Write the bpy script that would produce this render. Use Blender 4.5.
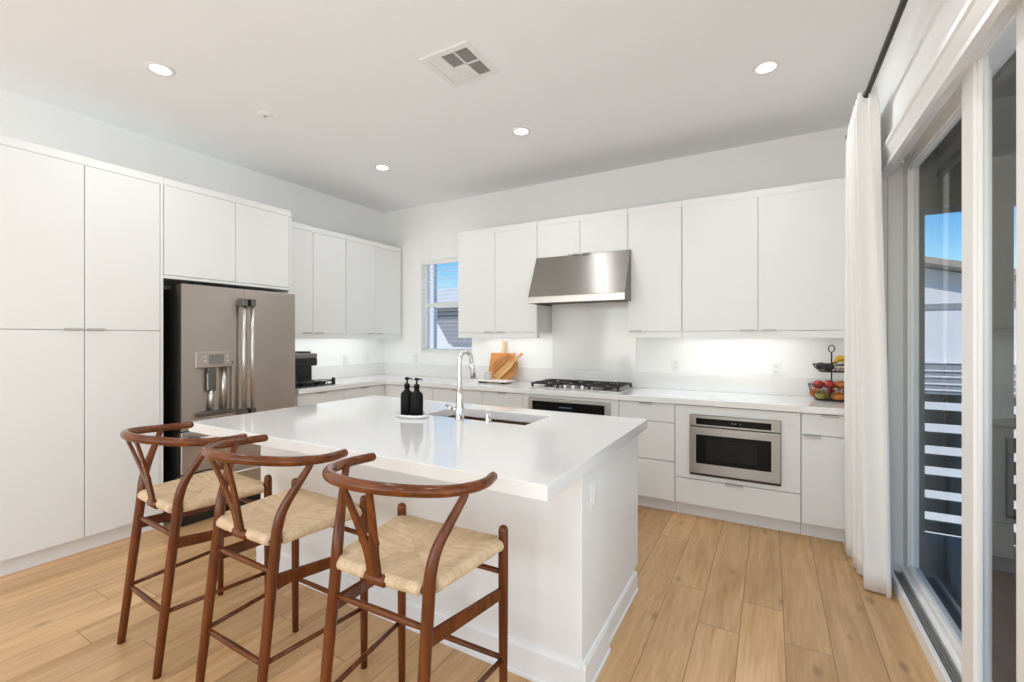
import bpy, bmesh, math, random
from mathutils import Vector, Matrix
random.seed(7)
PI = math.pi
for o in list(bpy.data.objects): bpy.data.objects.remove(o, do_unlink=True)
sc = bpy.context.scene
C = sc.collection

# ------------------------------------------------------------------ camera
cam_d = bpy.data.cameras.new('camera'); cam = bpy.data.objects.new('camera', cam_d); C.objects.link(cam)
cam_d.sensor_fit = 'HORIZONTAL'; cam_d.sensor_width = 36.0
cam_d.lens = 453.5 / 1024 * 36.0
cam_d.shift_y = -3.0 / 1024
cam_d.clip_start = 0.02; cam_d.clip_end = 300
cam.location = (0, 0, 1.38)
cam.rotation_euler = (PI / 2, 0, math.atan(258 / 453.5))
sc.camera = cam

# ------------------------------------------------------------------ world, sun, exposure
sc.view_settings.view_transform = 'Standard'; sc.view_settings.look = 'None'
sc.view_settings.gamma = 1.0; sc.view_settings.use_curve_mapping = False
sc.view_settings.exposure = -0.10
sc.cycles.max_bounces = 20; sc.cycles.diffuse_bounces = 16; sc.cycles.glossy_bounces = 5
sc.cycles.transparent_max_bounces = 16
sc.cycles.sample_clamp_indirect = 6.0
sc.cycles.use_denoising = True
sc.cycles.denoiser = 'OPENIMAGEDENOISE'
w = bpy.data.worlds.new('sky'); sc.world = w; w.use_nodes = True
nt = w.node_tree; bg = nt.nodes['Background']
sky = nt.nodes.new('ShaderNodeTexSky'); sky.sky_type = 'NISHITA'; sky.sun_disc = False
sky.sun_elevation = math.radians(48); sky.sun_rotation = math.radians(200)
sky.air_density = 1.0; sky.dust_density = 0.3; sky.ozone_density = 1.5
hs_ = nt.nodes.new('ShaderNodeHueSaturation'); hs_.inputs['Saturation'].default_value = 1.5; hs_.inputs['Value'].default_value = .85
nt.links.new(sky.outputs[0], hs_.inputs['Color']); nt.links.new(hs_.outputs[0], bg.inputs[0]); bg.inputs[1].default_value = 0.22
sun_d = bpy.data.lights.new('sun', 'SUN'); sun = bpy.data.objects.new('sun', sun_d); C.objects.link(sun)
sun_d.energy = 4.0; sun_d.angle = math.radians(0.6); sun_d.color = (1, .96, .9)
sun.rotation_euler = Vector((0.60, 0.60, -0.72)).to_track_quat('-Z', 'Y').to_euler()

DOWNLIGHT_POWER = 5.0
STRIP_POWER = 1.3
WINDOW_FILL_POWER = 88.0
DOOR_FILL_POWER = 50.0

def area(name, loc, direction, sx, sy, power, color=(1, 1, 1), shape='RECTANGLE', parent=None):
    d = bpy.data.lights.new(name, 'AREA'); d.shape = shape; d.size = sx; d.size_y = sy
    d.energy = power; d.color = color
    o = bpy.data.objects.new(name, d); C.objects.link(o); o.location = loc
    o.rotation_euler = Vector(direction).to_track_quat('-Z', 'Y').to_euler()
    return o
# added fill lamps: three inside an unseen rear window, one outside the slider
for wx in (-3.3, -1.95, -.6):
    area('window_fill', (wx, -3.42, 1.43), (0, 1, .45), 1.2, 2.1, WINDOW_FILL_POWER / 3, (.92, .96, 1))
area('door_fill', (.90, -.45, 1.15), (-1, 0, .4), 4.1, 2.1, DOOR_FILL_POWER, (.93, .97, 1))

# ------------------------------------------------------------------ materials
def mat(name, color, rough=.5, metal=0, spec=.5, bump=None, coat=0, var=None, aniso=None):
    m = bpy.data.materials.new(name); m.use_nodes = True; n = m.node_tree; b = n.nodes['Principled BSDF']
    b.inputs['Base Color'].default_value = (*color, 1); b.inputs['Roughness'].default_value = rough
    b.inputs['Metallic'].default_value = metal; b.inputs['Specular IOR Level'].default_value = spec
    b.inputs['Coat Weight'].default_value = coat; b.inputs['Coat Roughness'].default_value = .06
    tc = n.nodes.new('ShaderNodeTexCoord'); mp = n.nodes.new('ShaderNodeMapping'); n.links.new(tc.outputs['Object'], mp.inputs[0])
    if var:   # (scale xyz, amount)
        no = n.nodes.new('ShaderNodeTexNoise'); mp.inputs['Scale'].default_value = var[0]; no.inputs['Scale'].default_value = 1
        no.inputs['Detail'].default_value = 5
        n.links.new(mp.outputs[0], no.inputs[0])
        mx = n.nodes.new('ShaderNodeMix'); mx.data_type = 'RGBA'
        a = var[1]
        mx.inputs[6].default_value = (*[max(0, c * (1 - a)) for c in color], 1)
        mx.inputs[7].default_value = (*[min(1, c * (1 + a)) for c in color], 1)
        n.links.new(no.outputs[0], mx.inputs[0]); n.links.new(mx.outputs[2], b.inputs['Base Color'])
    if bump:  # (scale xyz, strength, distance)
        mp2 = n.nodes.new('ShaderNodeMapping'); n.links.new(tc.outputs['Object'], mp2.inputs[0]); mp2.inputs['Scale'].default_value = bump[0]
        no = n.nodes.new('ShaderNodeTexNoise'); no.inputs['Scale'].default_value = 1; no.inputs['Detail'].default_value = 3
        n.links.new(mp2.outputs[0], no.inputs[0])
        bu = n.nodes.new('ShaderNodeBump'); bu.inputs['Strength'].default_value = bump[1]; bu.inputs['Distance'].default_value = bump[2]
        n.links.new(no.outputs[0], bu.inputs['Height']); n.links.new(bu.outputs[0], b.inputs['Normal'])
    if aniso is not None:   # brushed metal: world-space brushing direction
        b.inputs['Anisotropic'].default_value = .85
        cx = n.nodes.new('ShaderNodeCombineXYZ')
        for k_ in range(3): cx.inputs[k_].default_value = aniso[k_]
        n.links.new(cx.outputs[0], b.inputs['Tangent'])
    return m

def emit(name, color, s):
    m = bpy.data.materials.new(name); m.use_nodes = True; n = m.node_tree
    n.nodes.remove(n.nodes['Principled BSDF']); e = n.nodes.new('ShaderNodeEmission')
    e.inputs[0].default_value = (*color, 1); e.inputs[1].default_value = s
    n.links.new(e.outputs[0], n.nodes['Material Output'].inputs[0]); return m

def glass_mat(name, tint, ior=1.38):
    m = bpy.data.materials.new(name); m.use_nodes = True; n = m.node_tree
    n.nodes.remove(n.nodes['Principled BSDF'])
    t = n.nodes.new('ShaderNodeBsdfTransparent'); t.inputs[0].default_value = (*tint, 1)
    g = n.nodes.new('ShaderNodeBsdfGlossy'); g.inputs['Roughness'].default_value = .0
    f = n.nodes.new('ShaderNodeFresnel'); ge = n.nodes.new('ShaderNodeNewGeometry')
    mr = n.nodes.new('ShaderNodeMapRange'); n.links.new(ge.outputs['Backfacing'], mr.inputs[0]); mr.inputs[3].default_value = ior; mr.inputs[4].default_value = 1 / ior
    n.links.new(mr.outputs[0], f.inputs[0])
    mx = n.nodes.new('ShaderNodeMixShader')
    fm = n.nodes.new('ShaderNodeMath'); fm.operation = 'MULTIPLY'; bf = n.nodes.new('ShaderNodeMath'); bf.operation = 'SUBTRACT'; bf.inputs[0].default_value = 1
    n.links.new(ge.outputs['Backfacing'], bf.inputs[1]); n.links.new(f.outputs[0], fm.inputs[0]); n.links.new(bf.outputs[0], fm.inputs[1]); n.links.new(fm.outputs[0], mx.inputs[0]); n.links.new(t.outputs[0], mx.inputs[1]); n.links.new(g.outputs[0], mx.inputs[2])
    n.links.new(mx.outputs[0], n.nodes['Material Output'].inputs[0]); return m

def floor_material():
    m = bpy.data.materials.new('oak_planks'); m.use_nodes = True; n = m.node_tree; L = n.links; b = n.nodes['Principled BSDF']
    N = n.nodes.new
    tc = N('ShaderNodeTexCoord'); sx = N('ShaderNodeSeparateXYZ'); L.new(tc.outputs['Object'], sx.inputs[0])
    def M(op, a, bb=None, c=None):
        q = N('ShaderNodeMath'); q.operation = op
        for i, v in enumerate((a, bb, c)):
            if v is None: continue
            if isinstance(v, (int, float)): q.inputs[i].default_value = v
            else: L.new(v, q.inputs[i])
        return q.outputs[0]
    u = M('DIVIDE', M('ADD', sx.outputs[0], 20 * .1815 - .058), .1815)
    row = M('FLOOR', u); fu = M('FRACT', u)
    wn = N('ShaderNodeTexWhiteNoise'); wn.noise_dimensions = '1D'; L.new(row, wn.inputs['W'])
    v = M('ADD', M('DIVIDE', M('ADD', sx.outputs[1], 10), 1.55), wn.outputs[0])
    col = M('FLOOR', v); fv = M('FRACT', v)
    cb = N('ShaderNodeCombineXYZ'); L.new(row, cb.inputs[0]); L.new(col, cb.inputs[1])
    wn2 = N('ShaderNodeTexWhiteNoise'); wn2.noise_dimensions = '2D'; L.new(cb.outputs[0], wn2.inputs['Vector'])
    # grain
    off = N('ShaderNodeVectorMath'); off.operation = 'SCALE'; L.new(wn2.outputs['Color'], off.inputs[0]); off.inputs['Scale'].default_value = 30
    ad = N('ShaderNodeVectorMath'); ad.operation = 'ADD'; L.new(tc.outputs['Object'], ad.inputs[0]); L.new(off.outputs[0], ad.inputs[1])
    mp = N('ShaderNodeMapping'); mp.inputs['Scale'].default_value = (13, 1.1, 1); L.new(ad.outputs[0], mp.inputs[0])
    g1 = N('ShaderNodeTexNoise'); g1.inputs['Scale'].default_value = 1; g1.inputs['Detail'].default_value = 6; g1.inputs['Distortion'].default_value = .8
    L.new(mp.outputs[0], g1.inputs[0])
    mp2 = N('ShaderNodeMapping'); mp2.inputs['Scale'].default_value = (90, 5, 1); L.new(ad.outputs[0], mp2.inputs[0])
    g2 = N('ShaderNodeTexNoise'); g2.inputs['Scale'].default_value = 1; g2.inputs['Detail'].default_value = 4; L.new(mp2.outputs[0], g2.inputs[0])
    mp3 = N('ShaderNodeMapping'); mp3.inputs['Scale'].default_value = (7, 3.2, 1); L.new(ad.outputs[0], mp3.inputs[0])
    vo = N('ShaderNodeTexVoronoi'); vo.inputs['Scale'].default_value = 1; L.new(mp3.outputs[0], vo.inputs[0])   # knots
    knot = N('ShaderNodeMapRange'); L.new(vo.outputs['Distance'], knot.inputs[0]); knot.inputs[1].default_value = .04; knot.inputs[2].default_value = .17
    knot.inputs[3].default_value = .62; knot.inputs[4].default_value = 1.0
    r = N('ShaderNodeValToRGB'); e = r.color_ramp.elements
    e[0].position = .27; e[0].color = (.45, .27, .135, 1); e[1].position = .72; e[1].color = (.74, .52, .32, 1)
    L.new(M('ADD', M('MULTIPLY', g1.outputs[0], .62), M('MULTIPLY', g2.outputs[0], .38)), r.inputs[0])
    hs = N('ShaderNodeHueSaturation'); L.new(r.outputs[0], hs.inputs['Color'])
    L.new(M('MULTIPLY', M('ADD', M('MULTIPLY', wn2.outputs[0], .26), .87), knot.outputs[0]), hs.inputs['Value'])
    hs.inputs['Saturation'].default_value = 1.14
    du = M('MULTIPLY', M('MINIMUM', fu, M('SUBTRACT', 1, fu)), .1815)
    dv = M('MULTIPLY', M('MINIMUM', fv, M('SUBTRACT', 1, fv)), 1.55)
    d = M('MINIMUM', du, dv)
    gr = N('ShaderNodeMapRange'); L.new(d, gr.inputs[0]); gr.inputs[1].default_value = .0008; gr.inputs[2].default_value = .0028
    mx = N('ShaderNodeMix'); mx.data_type = 'RGBA'; L.new(gr.outputs[0], mx.inputs[0]); mx.inputs[6].default_value = (.27, .16, .08, 1)
    L.new(hs.outputs[0], mx.inputs[7]); L.new(mx.outputs[2], b.inputs['Base Color'])
    b.inputs['Roughness'].default_value = .38; b.inputs['Specular IOR Level'].default_value = .45
    bu = N('ShaderNodeBump'); bu.inputs['Strength'].default_value = .25; bu.inputs['Distance'].default_value = .002
    L.new(gr.outputs[0], bu.inputs['Height']); L.new(bu.outputs[0], b.inputs['Normal'])
    return m

def cord_material():
    m = bpy.data.materials.new('paper_cord'); m.use_nodes = True; n = m.node_tree; L = n.links; N = n.nodes.new; b = n.nodes['Principled BSDF']
    tc = N('ShaderNodeTexCoord'); sx = N('ShaderNodeSeparateXYZ'); L.new(tc.outputs['Object'], sx.inputs[0])
    def M(op, a, bb=None):
        q = N('ShaderNodeMath'); q.operation = op
        for i, v in enumerate((a, bb)):
            if v is None: continue
            if isinstance(v, (int, float)): q.inputs[i].default_value = v
            else: L.new(v, q.inputs[i])
        return q.outputs[0]
    fb = M('GREATER_THAN', M('ABSOLUTE', M('DIVIDE', M('ADD', sx.outputs[1], .183), .183)), M('ABSOLUTE', M('DIVIDE', sx.outputs[0], .21)))
    co = M('ADD', M('MULTIPLY', sx.outputs[0], fb), M('MULTIPLY', sx.outputs[1], M('SUBTRACT', 1, fb)))
    wn = N('ShaderNodeTexWhiteNoise'); wn.noise_dimensions = '2D'; cb = N('ShaderNodeCombineXYZ')
    L.new(M('FLOOR', M('DIVIDE', M('ADD', co, 3.9), .0078)), cb.inputs[0]); L.new(fb, cb.inputs[1]); L.new(cb.outputs[0], wn.inputs['Vector'])
    no = N('ShaderNodeTexNoise'); no.inputs['Scale'].default_value = 35; no.inputs['Detail'].default_value = 4; L.new(tc.outputs['Object'], no.inputs[0])
    r = N('ShaderNodeValToRGB'); r.color_ramp.elements[0].position = .2; r.color_ramp.elements[1].position = .8
    r.color_ramp.elements[0].color = (.52, .37, .22, 1); r.color_ramp.elements[1].color = (.74, .57, .38, 1)
    L.new(M('ADD', M('MULTIPLY', wn.outputs[0], .25), M('MULTIPLY', no.outputs[0], .75)), r.inputs[0]); L.new(r.outputs[0], b.inputs['Base Color'])
    b.inputs['Roughness'].default_value = .7
    return m

def wood_mat(name, c1, c2, scale, rough=.3, coat=.3, rot=0):
    m = bpy.data.materials.new(name); m.use_nodes = True; n = m.node_tree; b = n.nodes['Principled BSDF']
    tc = n.nodes.new('ShaderNodeTexCoord'); mp = n.nodes.new('ShaderNodeMapping'); n.links.new(tc.outputs['Object'], mp.inputs[0])
    mp.inputs['Scale'].default_value = scale
    if rot:
        m0 = n.nodes.new('ShaderNodeMapping'); m0.inputs['Rotation'].default_value = (0, rot, 0); n.links.new(tc.outputs['Object'], m0.inputs[0]); n.links.new(m0.outputs[0], mp.inputs[0])
    no = n.nodes.new('ShaderNodeTexNoise'); no.inputs['Scale'].default_value = 1; no.inputs['Detail'].default_value = 6; no.inputs['Distortion'].default_value = 1
    r = n.nodes.new('ShaderNodeValToRGB'); r.color_ramp.elements[0].position = .3; r.color_ramp.elements[1].position = .7
    r.color_ramp.elements[0].color = (*c1, 1); r.color_ramp.elements[1].color = (*c2, 1)
    n.links.new(mp.outputs[0], no.inputs[0]); n.links.new(no.outputs[0], r.inputs[0]); n.links.new(r.outputs[0], b.inputs['Base Color'])
    b.inputs['Roughness'].default_value = rough; b.inputs['Coat Weight'].default_value = coat; b.inputs['Coat Roughness'].default_value = .15; b.inputs['Specular IOR Level'].default_value = .38
    return m

M_WALL = mat('wall_paint', (.90, .91, .905), .9, bump=((60, 60, 60), .05, .002))
M_CEIL = mat('ceiling_paint', (.90, .925, .94), .95, bump=((60, 60, 60), .05, .002))
M_CAB = mat('white_lacquer', (.80, .81, .805), .4, spec=.35, var=((2, 2, 2), .006))
M_TRIM = mat('trim_paint', (.85, .855, .845), .4, var=((3, 3, 3), .006))
M_QUARTZ = mat('white_quartz', (.82, .82, .815), .10, coat=.35, var=((1.6, 1.6, 1.6), .03))
M_STEEL = mat('brushed_steel', (.53, .475, .43), .36, 1, aniso=(0, 0, 1), bump=((4, 4, 260), .3, .001), var=((3, 3, 1.0), .10))
M_STEEL_H = mat('brushed_steel_across', (.35, .33, .305), .38, 1, aniso=(0, .37, .93), bump=((3, 3, 300), .3, .001), var=((2.5, 1, 1), .10))
M_STEEL_L = mat('bright_steel', (.66, .64, .61), .30, 1, var=((6, 6, 40), .04))
M_STEEL_D = mat('dark_steel', (.20, .19, .18), .3, 1, var=((5, 5, 5), .05))
M_PULL = mat('satin_pull', (.52, .51, .50), .5, .3, var=((8, 8, 8), .04))
M_CHROME = mat('chrome', (.80, .79, .78), .06, 1, var=((4, 4, 4), .02))
M_BLACK = mat('black_plastic', (.012, .012, .012), .4, var=((20, 20, 20), .1))
M_BLACKGLASS = mat('black_glass', (.004, .004, .004), .12, spec=.18, var=((5, 5, 5), .1))
M_BLACKMAT = mat('matte_black', (.005, .005, .005), .5, spec=.2, var=((30, 30, 30), .1))
M_IRON = mat('cast_iron', (.018, .014, .013), .5, bump=((200, 200, 200), .2, .001))
M_GREYP = mat('grey_plastic', (.20, .19, .175), .45, var=((20, 20, 20), .08))
M_SHADOW = mat('grey_recess', (.33, .33, .32), .8, var=((5, 5, 5), .04))
M_FLOOR = floor_material()
M_STOOL = wood_mat('walnut_stain', (.072, .0165, .003), (.185, .047, .008), (26, 26, 2.2), .22, .0)
M_STOOLX = wood_mat('walnut_stain_bent', (.085, .020, .0035), (.205, .054, .010), (3, 26, 26), .2, .0)
M_CORD = cord_material()
M_CURTAIN = mat('white_linen', (.87, .87, .86), .9, var=((300, 300, 120), .05), bump=((500, 500, 300), .25, .001))
M_ROD = mat('dark_bronze', (.020, .010, .006), .6, 0, var=((9, 9, 9), .1))
M_GLASS = glass_mat('window_glass', (.97, .98, .98))
M_GLASSD = glass_mat('door_glass', (.95, .96, .96))
M_JAR = mat('frosted_jar', (.62, .60, .56), .25, var=((20, 20, 20), .15))
M_CLEAR = glass_mat('clear_container', (.86, .88, .88))
M_VINYL = mat('white_vinyl', (.90, .90, .89), .35, var=((4, 4, 4), .006))
M_TRACK = mat('aluminium_track', (.32, .32, .305), .6, .0, var=((4, 60, 4), .08))
M_LAMP = emit('lamp_glow', (1, .98, .95), 9.0)
M_STRIP = emit('strip_glow', (1, .98, .95), 3.0)
M_DISPLAY = emit('oven_digits', (.5, .75, 1), .12)
M_BOARD1 = wood_mat('acacia_board', (.52, .19, .045), (.72, .34, .11), (3, 3, 60), .5, .1)
M_BOARD2 = wood_mat('olive_board', (.30, .11, .03), (.66, .30, .09), (3, 3, 34), .5, .1, math.radians(44))
M_BOARD3 = wood_mat('olive_paddle', (.50, .27, .09), (.72, .44, .19), (3, 3, 50), .5, .1, math.radians(44))
M_PALEWOOD = wood_mat('pale_handle', (.62, .38, .19), (.80, .58, .36), (30, 30, 3), .5, .1)
M_TRAY = mat('white_ceramic', (.82, .82, .80), .3, var=((10, 10, 10), .02))
M_APPLE = mat('red_apple', (.36, .022, .014), .25, var=((22, 22, 8), .45))
M_MANGO = mat('green_mango', (.22, .20, .035), .35, var=((16, 16, 16), .5))
M_MANGOR = mat('blushed_mango', (.42, .14, .02), .35, var=((14, 14, 14), .5))
M_BANANA = mat('banana_skin', (.78, .50, .03), .45, var=((30, 30, 30), .15))
M_AVO = mat('avocado_skin', (.025, .018, .014), .55, bump=((150, 150, 150), .5, .002))
M_GARLIC = mat('garlic_skin', (.60, .50, .42), .55, var=((40, 40, 8), .15))
M_ORANGE = mat('orange_peel', (.62, .16, .03), .4, var=((60, 60, 60), .1))
M_STUCCO = mat('white_stucco', (.80, .80, .82), .9, bump=((40, 40, 40), .2, .01))
M_STUCCOG = mat('grey_siding', (.30, .31, .34), .85, var=((2, 2, 8), .08))
M_ROOF = mat('tan_fascia', (.42, .36, .29), .8, var=((3, 3, 3), .08))
M_TILE = mat('pale_roof_tile', (.70, .69, .68), .8, bump=((20, 20, 20), .8, .05), var=((14, 14, 14), .15))
M_FENCE = mat('dark_grey_boards', (.055, .052, .048), .7, var=((3, 3, 40), .2))
M_PIER = mat('taupe_stucco', (.16, .155, .13), .9, bump=((40, 40, 40), .2, .01))
M_DECK = mat('balcony_coating', (.12, .125, .135), .7, var=((12, 12, 12), .15))
M_GROUND = mat('concrete_ground', (.45, .44, .42), .9, var=((2, 2, 2), .1))

# ------------------------------------------------------------------ mesh helpers
class MB:
    def __init__(s): s.v = []; s.f = []; s.sm = []
    def add(s, vs, fs, smooth=False):
        b = len(s.v); s.v += [tuple(p) for p in vs]; s.f += [tuple(b + i for i in f) for f in fs]; s.sm += [smooth] * len(fs); return s
    def box(s, x0, x1, y0, y1, z0, z1):
        vs = [(x, y, z) for x in (x0, x1) for y in (y0, y1) for z in (z0, z1)]
        return s.add(vs, [(0, 1, 3, 2), (4, 6, 7, 5), (0, 4, 5, 1), (2, 3, 7, 6), (0, 2, 6, 4), (1, 5, 7, 3)])
    def bbox(s, x0, x1, y0, y1, z0, z1, r=.002, seg=2):
        bm = bmesh.new(); bmesh.ops.create_cube(bm, size=1)
        for v in bm.verts:
            v.co = Vector(((x0 + x1) / 2 + v.co.x * (x1 - x0), (y0 + y1) / 2 + v.co.y * (y1 - y0), (z0 + z1) / 2 + v.co.z * (z1 - z0)))
        r = min(r, .45 * min(abs(x1 - x0), abs(y1 - y0), abs(z1 - z0)))
        bmesh.ops.bevel(bm, geom=bm.edges[:], offset=r, segments=seg, affect='EDGES', profile=.5)
        bm.verts.index_update()
        s.add([v.co[:] for v in bm.verts], [[v.index for v in f.verts] for f in bm.faces]); bm.free(); return s
    def prism(s, pts, axis, a, b):
        """polygon pts in the two other axes extruded from a to b along axis"""
        def P(p, t):
            return {'x': (t, p[0], p[1]), 'y': (p[0], t, p[1]), 'z': (p[0], p[1], t)}[axis]
        n = len(pts); vs = [P(p, a) for p in pts] + [P(p, b) for p in pts]
        fs = [tuple(range(n)), tuple(range(2 * n - 1, n - 1, -1))] + [(i, i + n, (i + 1) % n + n, (i + 1) % n) for i in range(n)]
        return s.add(vs, fs)
    def tube(s, pts, rad, n=16, cap=True, flat=1.0, up=None, closed=False):
        """round tube through pts; rad number or list; flat scales the second cross axis"""
        pts = [Vector(p) for p in pts]; k = len(pts)
        if isinstance(rad, (int, float)): rad = [rad] * k
        tang = []
        for i in range(k):
            a = pts[(i - 1) % k] if (closed or i > 0) else pts[i]; b = pts[(i + 1) % k] if (closed or i < k - 1) else pts[i]
            tang.append((b - a).normalized())
        ref = Vector(up) if up else (Vector((0, 0, 1)) if abs(tang[0].z) < .9 else Vector((0, 1, 0)))
        u = (ref - tang[0] * ref.dot(tang[0])).normalized(); rings = []
        vs = []
        for i in range(k):
            t = tang[i]; 
            if up: u = (ref - t * ref.dot(t)).normalized()
            else: u = (u - t * u.dot(t)).normalized()
            w_ = t.cross(u)
            for j in range(n):
                a = 2 * PI * j / n
                vs.append(pts[i] + u * (math.cos(a) * rad[i] * flat) + w_ * (math.sin(a) * rad[i]))
        fs = []
        for i in range(k if closed else k - 1):
            for j in range(n):
                a = i * n + j; b = i * n + (j + 1) % n; c2 = ((i + 1) % k) * n + (j + 1) % n; d = ((i + 1) % k) * n + j
                fs.append((a, b, c2, d))
        s.add(vs, fs, True)
        if cap and not closed:
            s.add([vs[j] for j in range(n)][::-1], [tuple(range(n))]); s.add([vs[(k - 1) * n + j] for j in range(n)], [tuple(range(n))])
        return s
    def lathe(s, prof, n=32, c=(0, 0, 0)):
        vs = []; k = len(prof)
        for (r, z) in prof:
            for j in range(n):
                a = 2 * PI * j / n; vs.append((c[0] + r * math.cos(a), c[1] + r * math.sin(a), c[2] + z))
        fs = [(i * n + j, i * n + (j + 1) % n, (i + 1) * n + (j + 1) % n, (i + 1) * n + j) for i in range(k - 1) for j in range(n)]
        s.add(vs, fs, True)
        if prof[0][0] > 1e-5: s.add(vs[:n][::-1], [tuple(range(n))])
        if prof[-1][0] > 1e-5: s.add(vs[-n:], [tuple(range(n))])
        return s
    def ball(s, c, rx, ry, rz, n=20, m=12, rot=None):
        vs = []
        for i in range(m + 1):
            th = PI * i / m
            for j in range(n):
                a = 2 * PI * j / n; p = Vector((rx * math.sin(th) * math.cos(a), ry * math.sin(th) * math.sin(a), rz * math.cos(th)))
                if rot: p = rot @ p
                vs.append(Vector(c) + p)
        fs = [(i * n + j, (i + 1) * n + j, (i + 1) * n + (j + 1) % n, i * n + (j + 1) % n) for i in range(m) for j in range(n)]
        return s.add(vs, fs, True)
    def build(s, name, m, parent=None, **props):
        off = OFF.get(parent.name, (0, 0, 0)) if parent else (0, 0, 0)
        me = bpy.data.meshes.new(name)
        me.from_pydata([(v[0] - off[0], v[1] - off[1], v[2] - off[2]) for v in s.v], [], s.f)
        me.polygons.foreach_set('use_smooth', s.sm)
        bm = bmesh.new(); bm.from_mesh(me); bmesh.ops.remove_doubles(bm, verts=bm.verts, dist=1e-6); bmesh.ops.recalc_face_normals(bm, faces=bm.faces); bm.to_mesh(me); bm.free()
        me.materials.append(m); me.update()
        o = bpy.data.objects.new(name, me); C.objects.link(o)
        if parent: o.parent = parent; OFF[o.name] = off
        for k_, v_ in props.items(): o[k_] = v_
        return o
OFF = {}
def thing(name, label, cat, loc=(0, 0, 0), group=None):
    o = bpy.data.objects.new(name, None); C.objects.link(o); o.empty_display_size = .1
    o.location = loc; OFF[o.name] = tuple(loc); o['label'] = label; o['category'] = cat
    if group: o['group'] = group
    return o
def tag(o, label, cat, group=None):
    o['label'] = label; o['category'] = cat
    if group: o['group'] = group
    return o
def struct(name, mb, m, parent=None):
    o = mb.build(name, m, parent)
    if not parent: o['kind'] = 'structure'
    return o
def sempty(name, loc=(0, 0, 0)):
    o = bpy.data.objects.new(name, None); C.objects.link(o); o.location = loc; OFF[o.name] = tuple(loc); o['kind'] = 'structure'; return o

def smooth(pts, n=8):
    """Catmull-Rom through pts"""
    P = [Vector(p) for p in pts]; out = []
    for i in range(len(P) - 1):
        p0 = P[i - 1] if i else P[0] * 2 - P[1]; p1, p2 = P[i], P[i + 1]; p3 = P[i + 2] if i + 2 < len(P) else P[-1] * 2 - P[-2]
        for k in range(n):
            t = k / n
            out.append(.5 * ((2 * p1) + (p2 - p0) * t + (2 * p0 - 5 * p1 + 4 * p2 - p3) * t * t + (3 * p1 - p0 - 3 * p2 + p3) * t ** 3))
    return out + [P[-1]]

# ------------------------------------------------------------------ room
XL, XR, YB, YF, ZC = -4.37, .55, 4.314, -3.5, 3.01
struct('floor', MB().box(XL - .15, .60, YF - .15, YB + .15, -.2, 0), M_FLOOR)
struct('ceiling', MB().box(XL - .15, .75, YF - .15, YB + .15, ZC, ZC + .2), M_CEIL)
struct('wall_left', MB().box(XL - .15, XL, YF - .15, YB + .15, 0, ZC), M_WALL)
WX0, WX1, WZ0, WZ1 = -3.745, -2.985, 1.215, 2.325
struct('wall_back', MB().box(XL, WX0, YB, YB + .15, 0, ZC).box(WX1, .72, YB, YB + .15, 0, ZC).box(WX0, WX1, YB, YB + .15, 0, WZ0).box(WX0, WX1, YB, YB + .15, WZ1, ZC), M_WALL)
DY0, DY1, DZ = -2.6, 3.44, 2.40     # slider opening
struct('wall_right', MB().box(XR, .72, DY1, YB, 0, ZC).box(XR, .72, YF - .15, DY0, 0, ZC).box(XR, .72, DY0, DY1, DZ, ZC), M_WALL)
RX0, RX1, RZ0, RZ1 = -4.0, .1, .35, 2.5
struct('wall_front', MB().box(XL, RX0, YF - .15, YF, 0, ZC).box(RX1, XR, YF - .15, YF, 0, ZC).box(RX0, RX1, YF - .15, YF, 0, RZ0).box(RX0, RX1, YF - .15, YF, RZ1, ZC), M_WALL)
struct('baseboard_right', MB().prism([(XR, 0), (XR - .014, 0), (XR - .014, .12), (XR - .008, .135), (XR, .14)], 'y', DY1 + .10, YB), M_TRIM)
struct('baseboard_left', MB().prism([(XL, 0), (XL + .014, 0), (XL + .014, .12), (XL + .008, .135), (XL, .14)], 'y', YF, .0), M_TRIM)

# kitchen window with horizontal blind
w1 = sempty('window_1', (WX0, YB, WZ0))
fr = MB(); t = .03
fr.bbox(WX0, WX0 + t, YB + .07, YB + .13, WZ0, WZ1).bbox(WX1 - t, WX1, YB + .07, YB + .13, WZ0, WZ1).bbox(WX0, WX1, YB + .07, YB + .13, WZ0, WZ0 + t).bbox(WX0, WX1, YB + .07, YB + .13, WZ1 - t, WZ1).bbox(WX0, WX1, YB + .06, YB + .13, 1.765, 1.815)
struct('window_frame', fr, M_VINYL, w1)
struct('window_glass', MB().box(WX0 + t, WX1 - t, YB + .098, YB + .102, WZ0 + t, WZ1 - t), M_GLASS, w1)
struct('window_sill', MB().bbox(WX0 - .0, WX1 + .0, YB - .015, YB + .07, WZ0 - .018, WZ0 + .002), M_TRIM, w1)
bl = thing('window_blind', 'white horizontal slat blind open across the small kitchen window', 'blind', ((WX0 + WX1) / 2, YB + .03, WZ0))
MB().bbox(WX0 + .005, WX1 - .005, YB + .005, YB + .055, WZ1 - .045, WZ1 - .002).build('headrail', M_VINYL, bl)
sl = MB(); z = WZ0 + .035
while z < WZ1 - .06:
    sl.box(WX0 + .008, WX1 - .008, YB + .012, YB + .048, z, z + .0018); z += .0465
sl.build('slat', M_VINYL, bl)
MB().bbox(WX0 + .008, WX1 - .008, YB + .008, YB + .052, WZ0 + .004, WZ0 + .02).build('bottom_rail', M_VINYL, bl)
for x in (WX0 + .13, WX1 - .13): MB().tube([(x, YB + .03, WZ0 + .01), (x, YB + .03, WZ1 - .04)], .0012, 6).build('ladder_cord', M_VINYL, bl)

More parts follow.
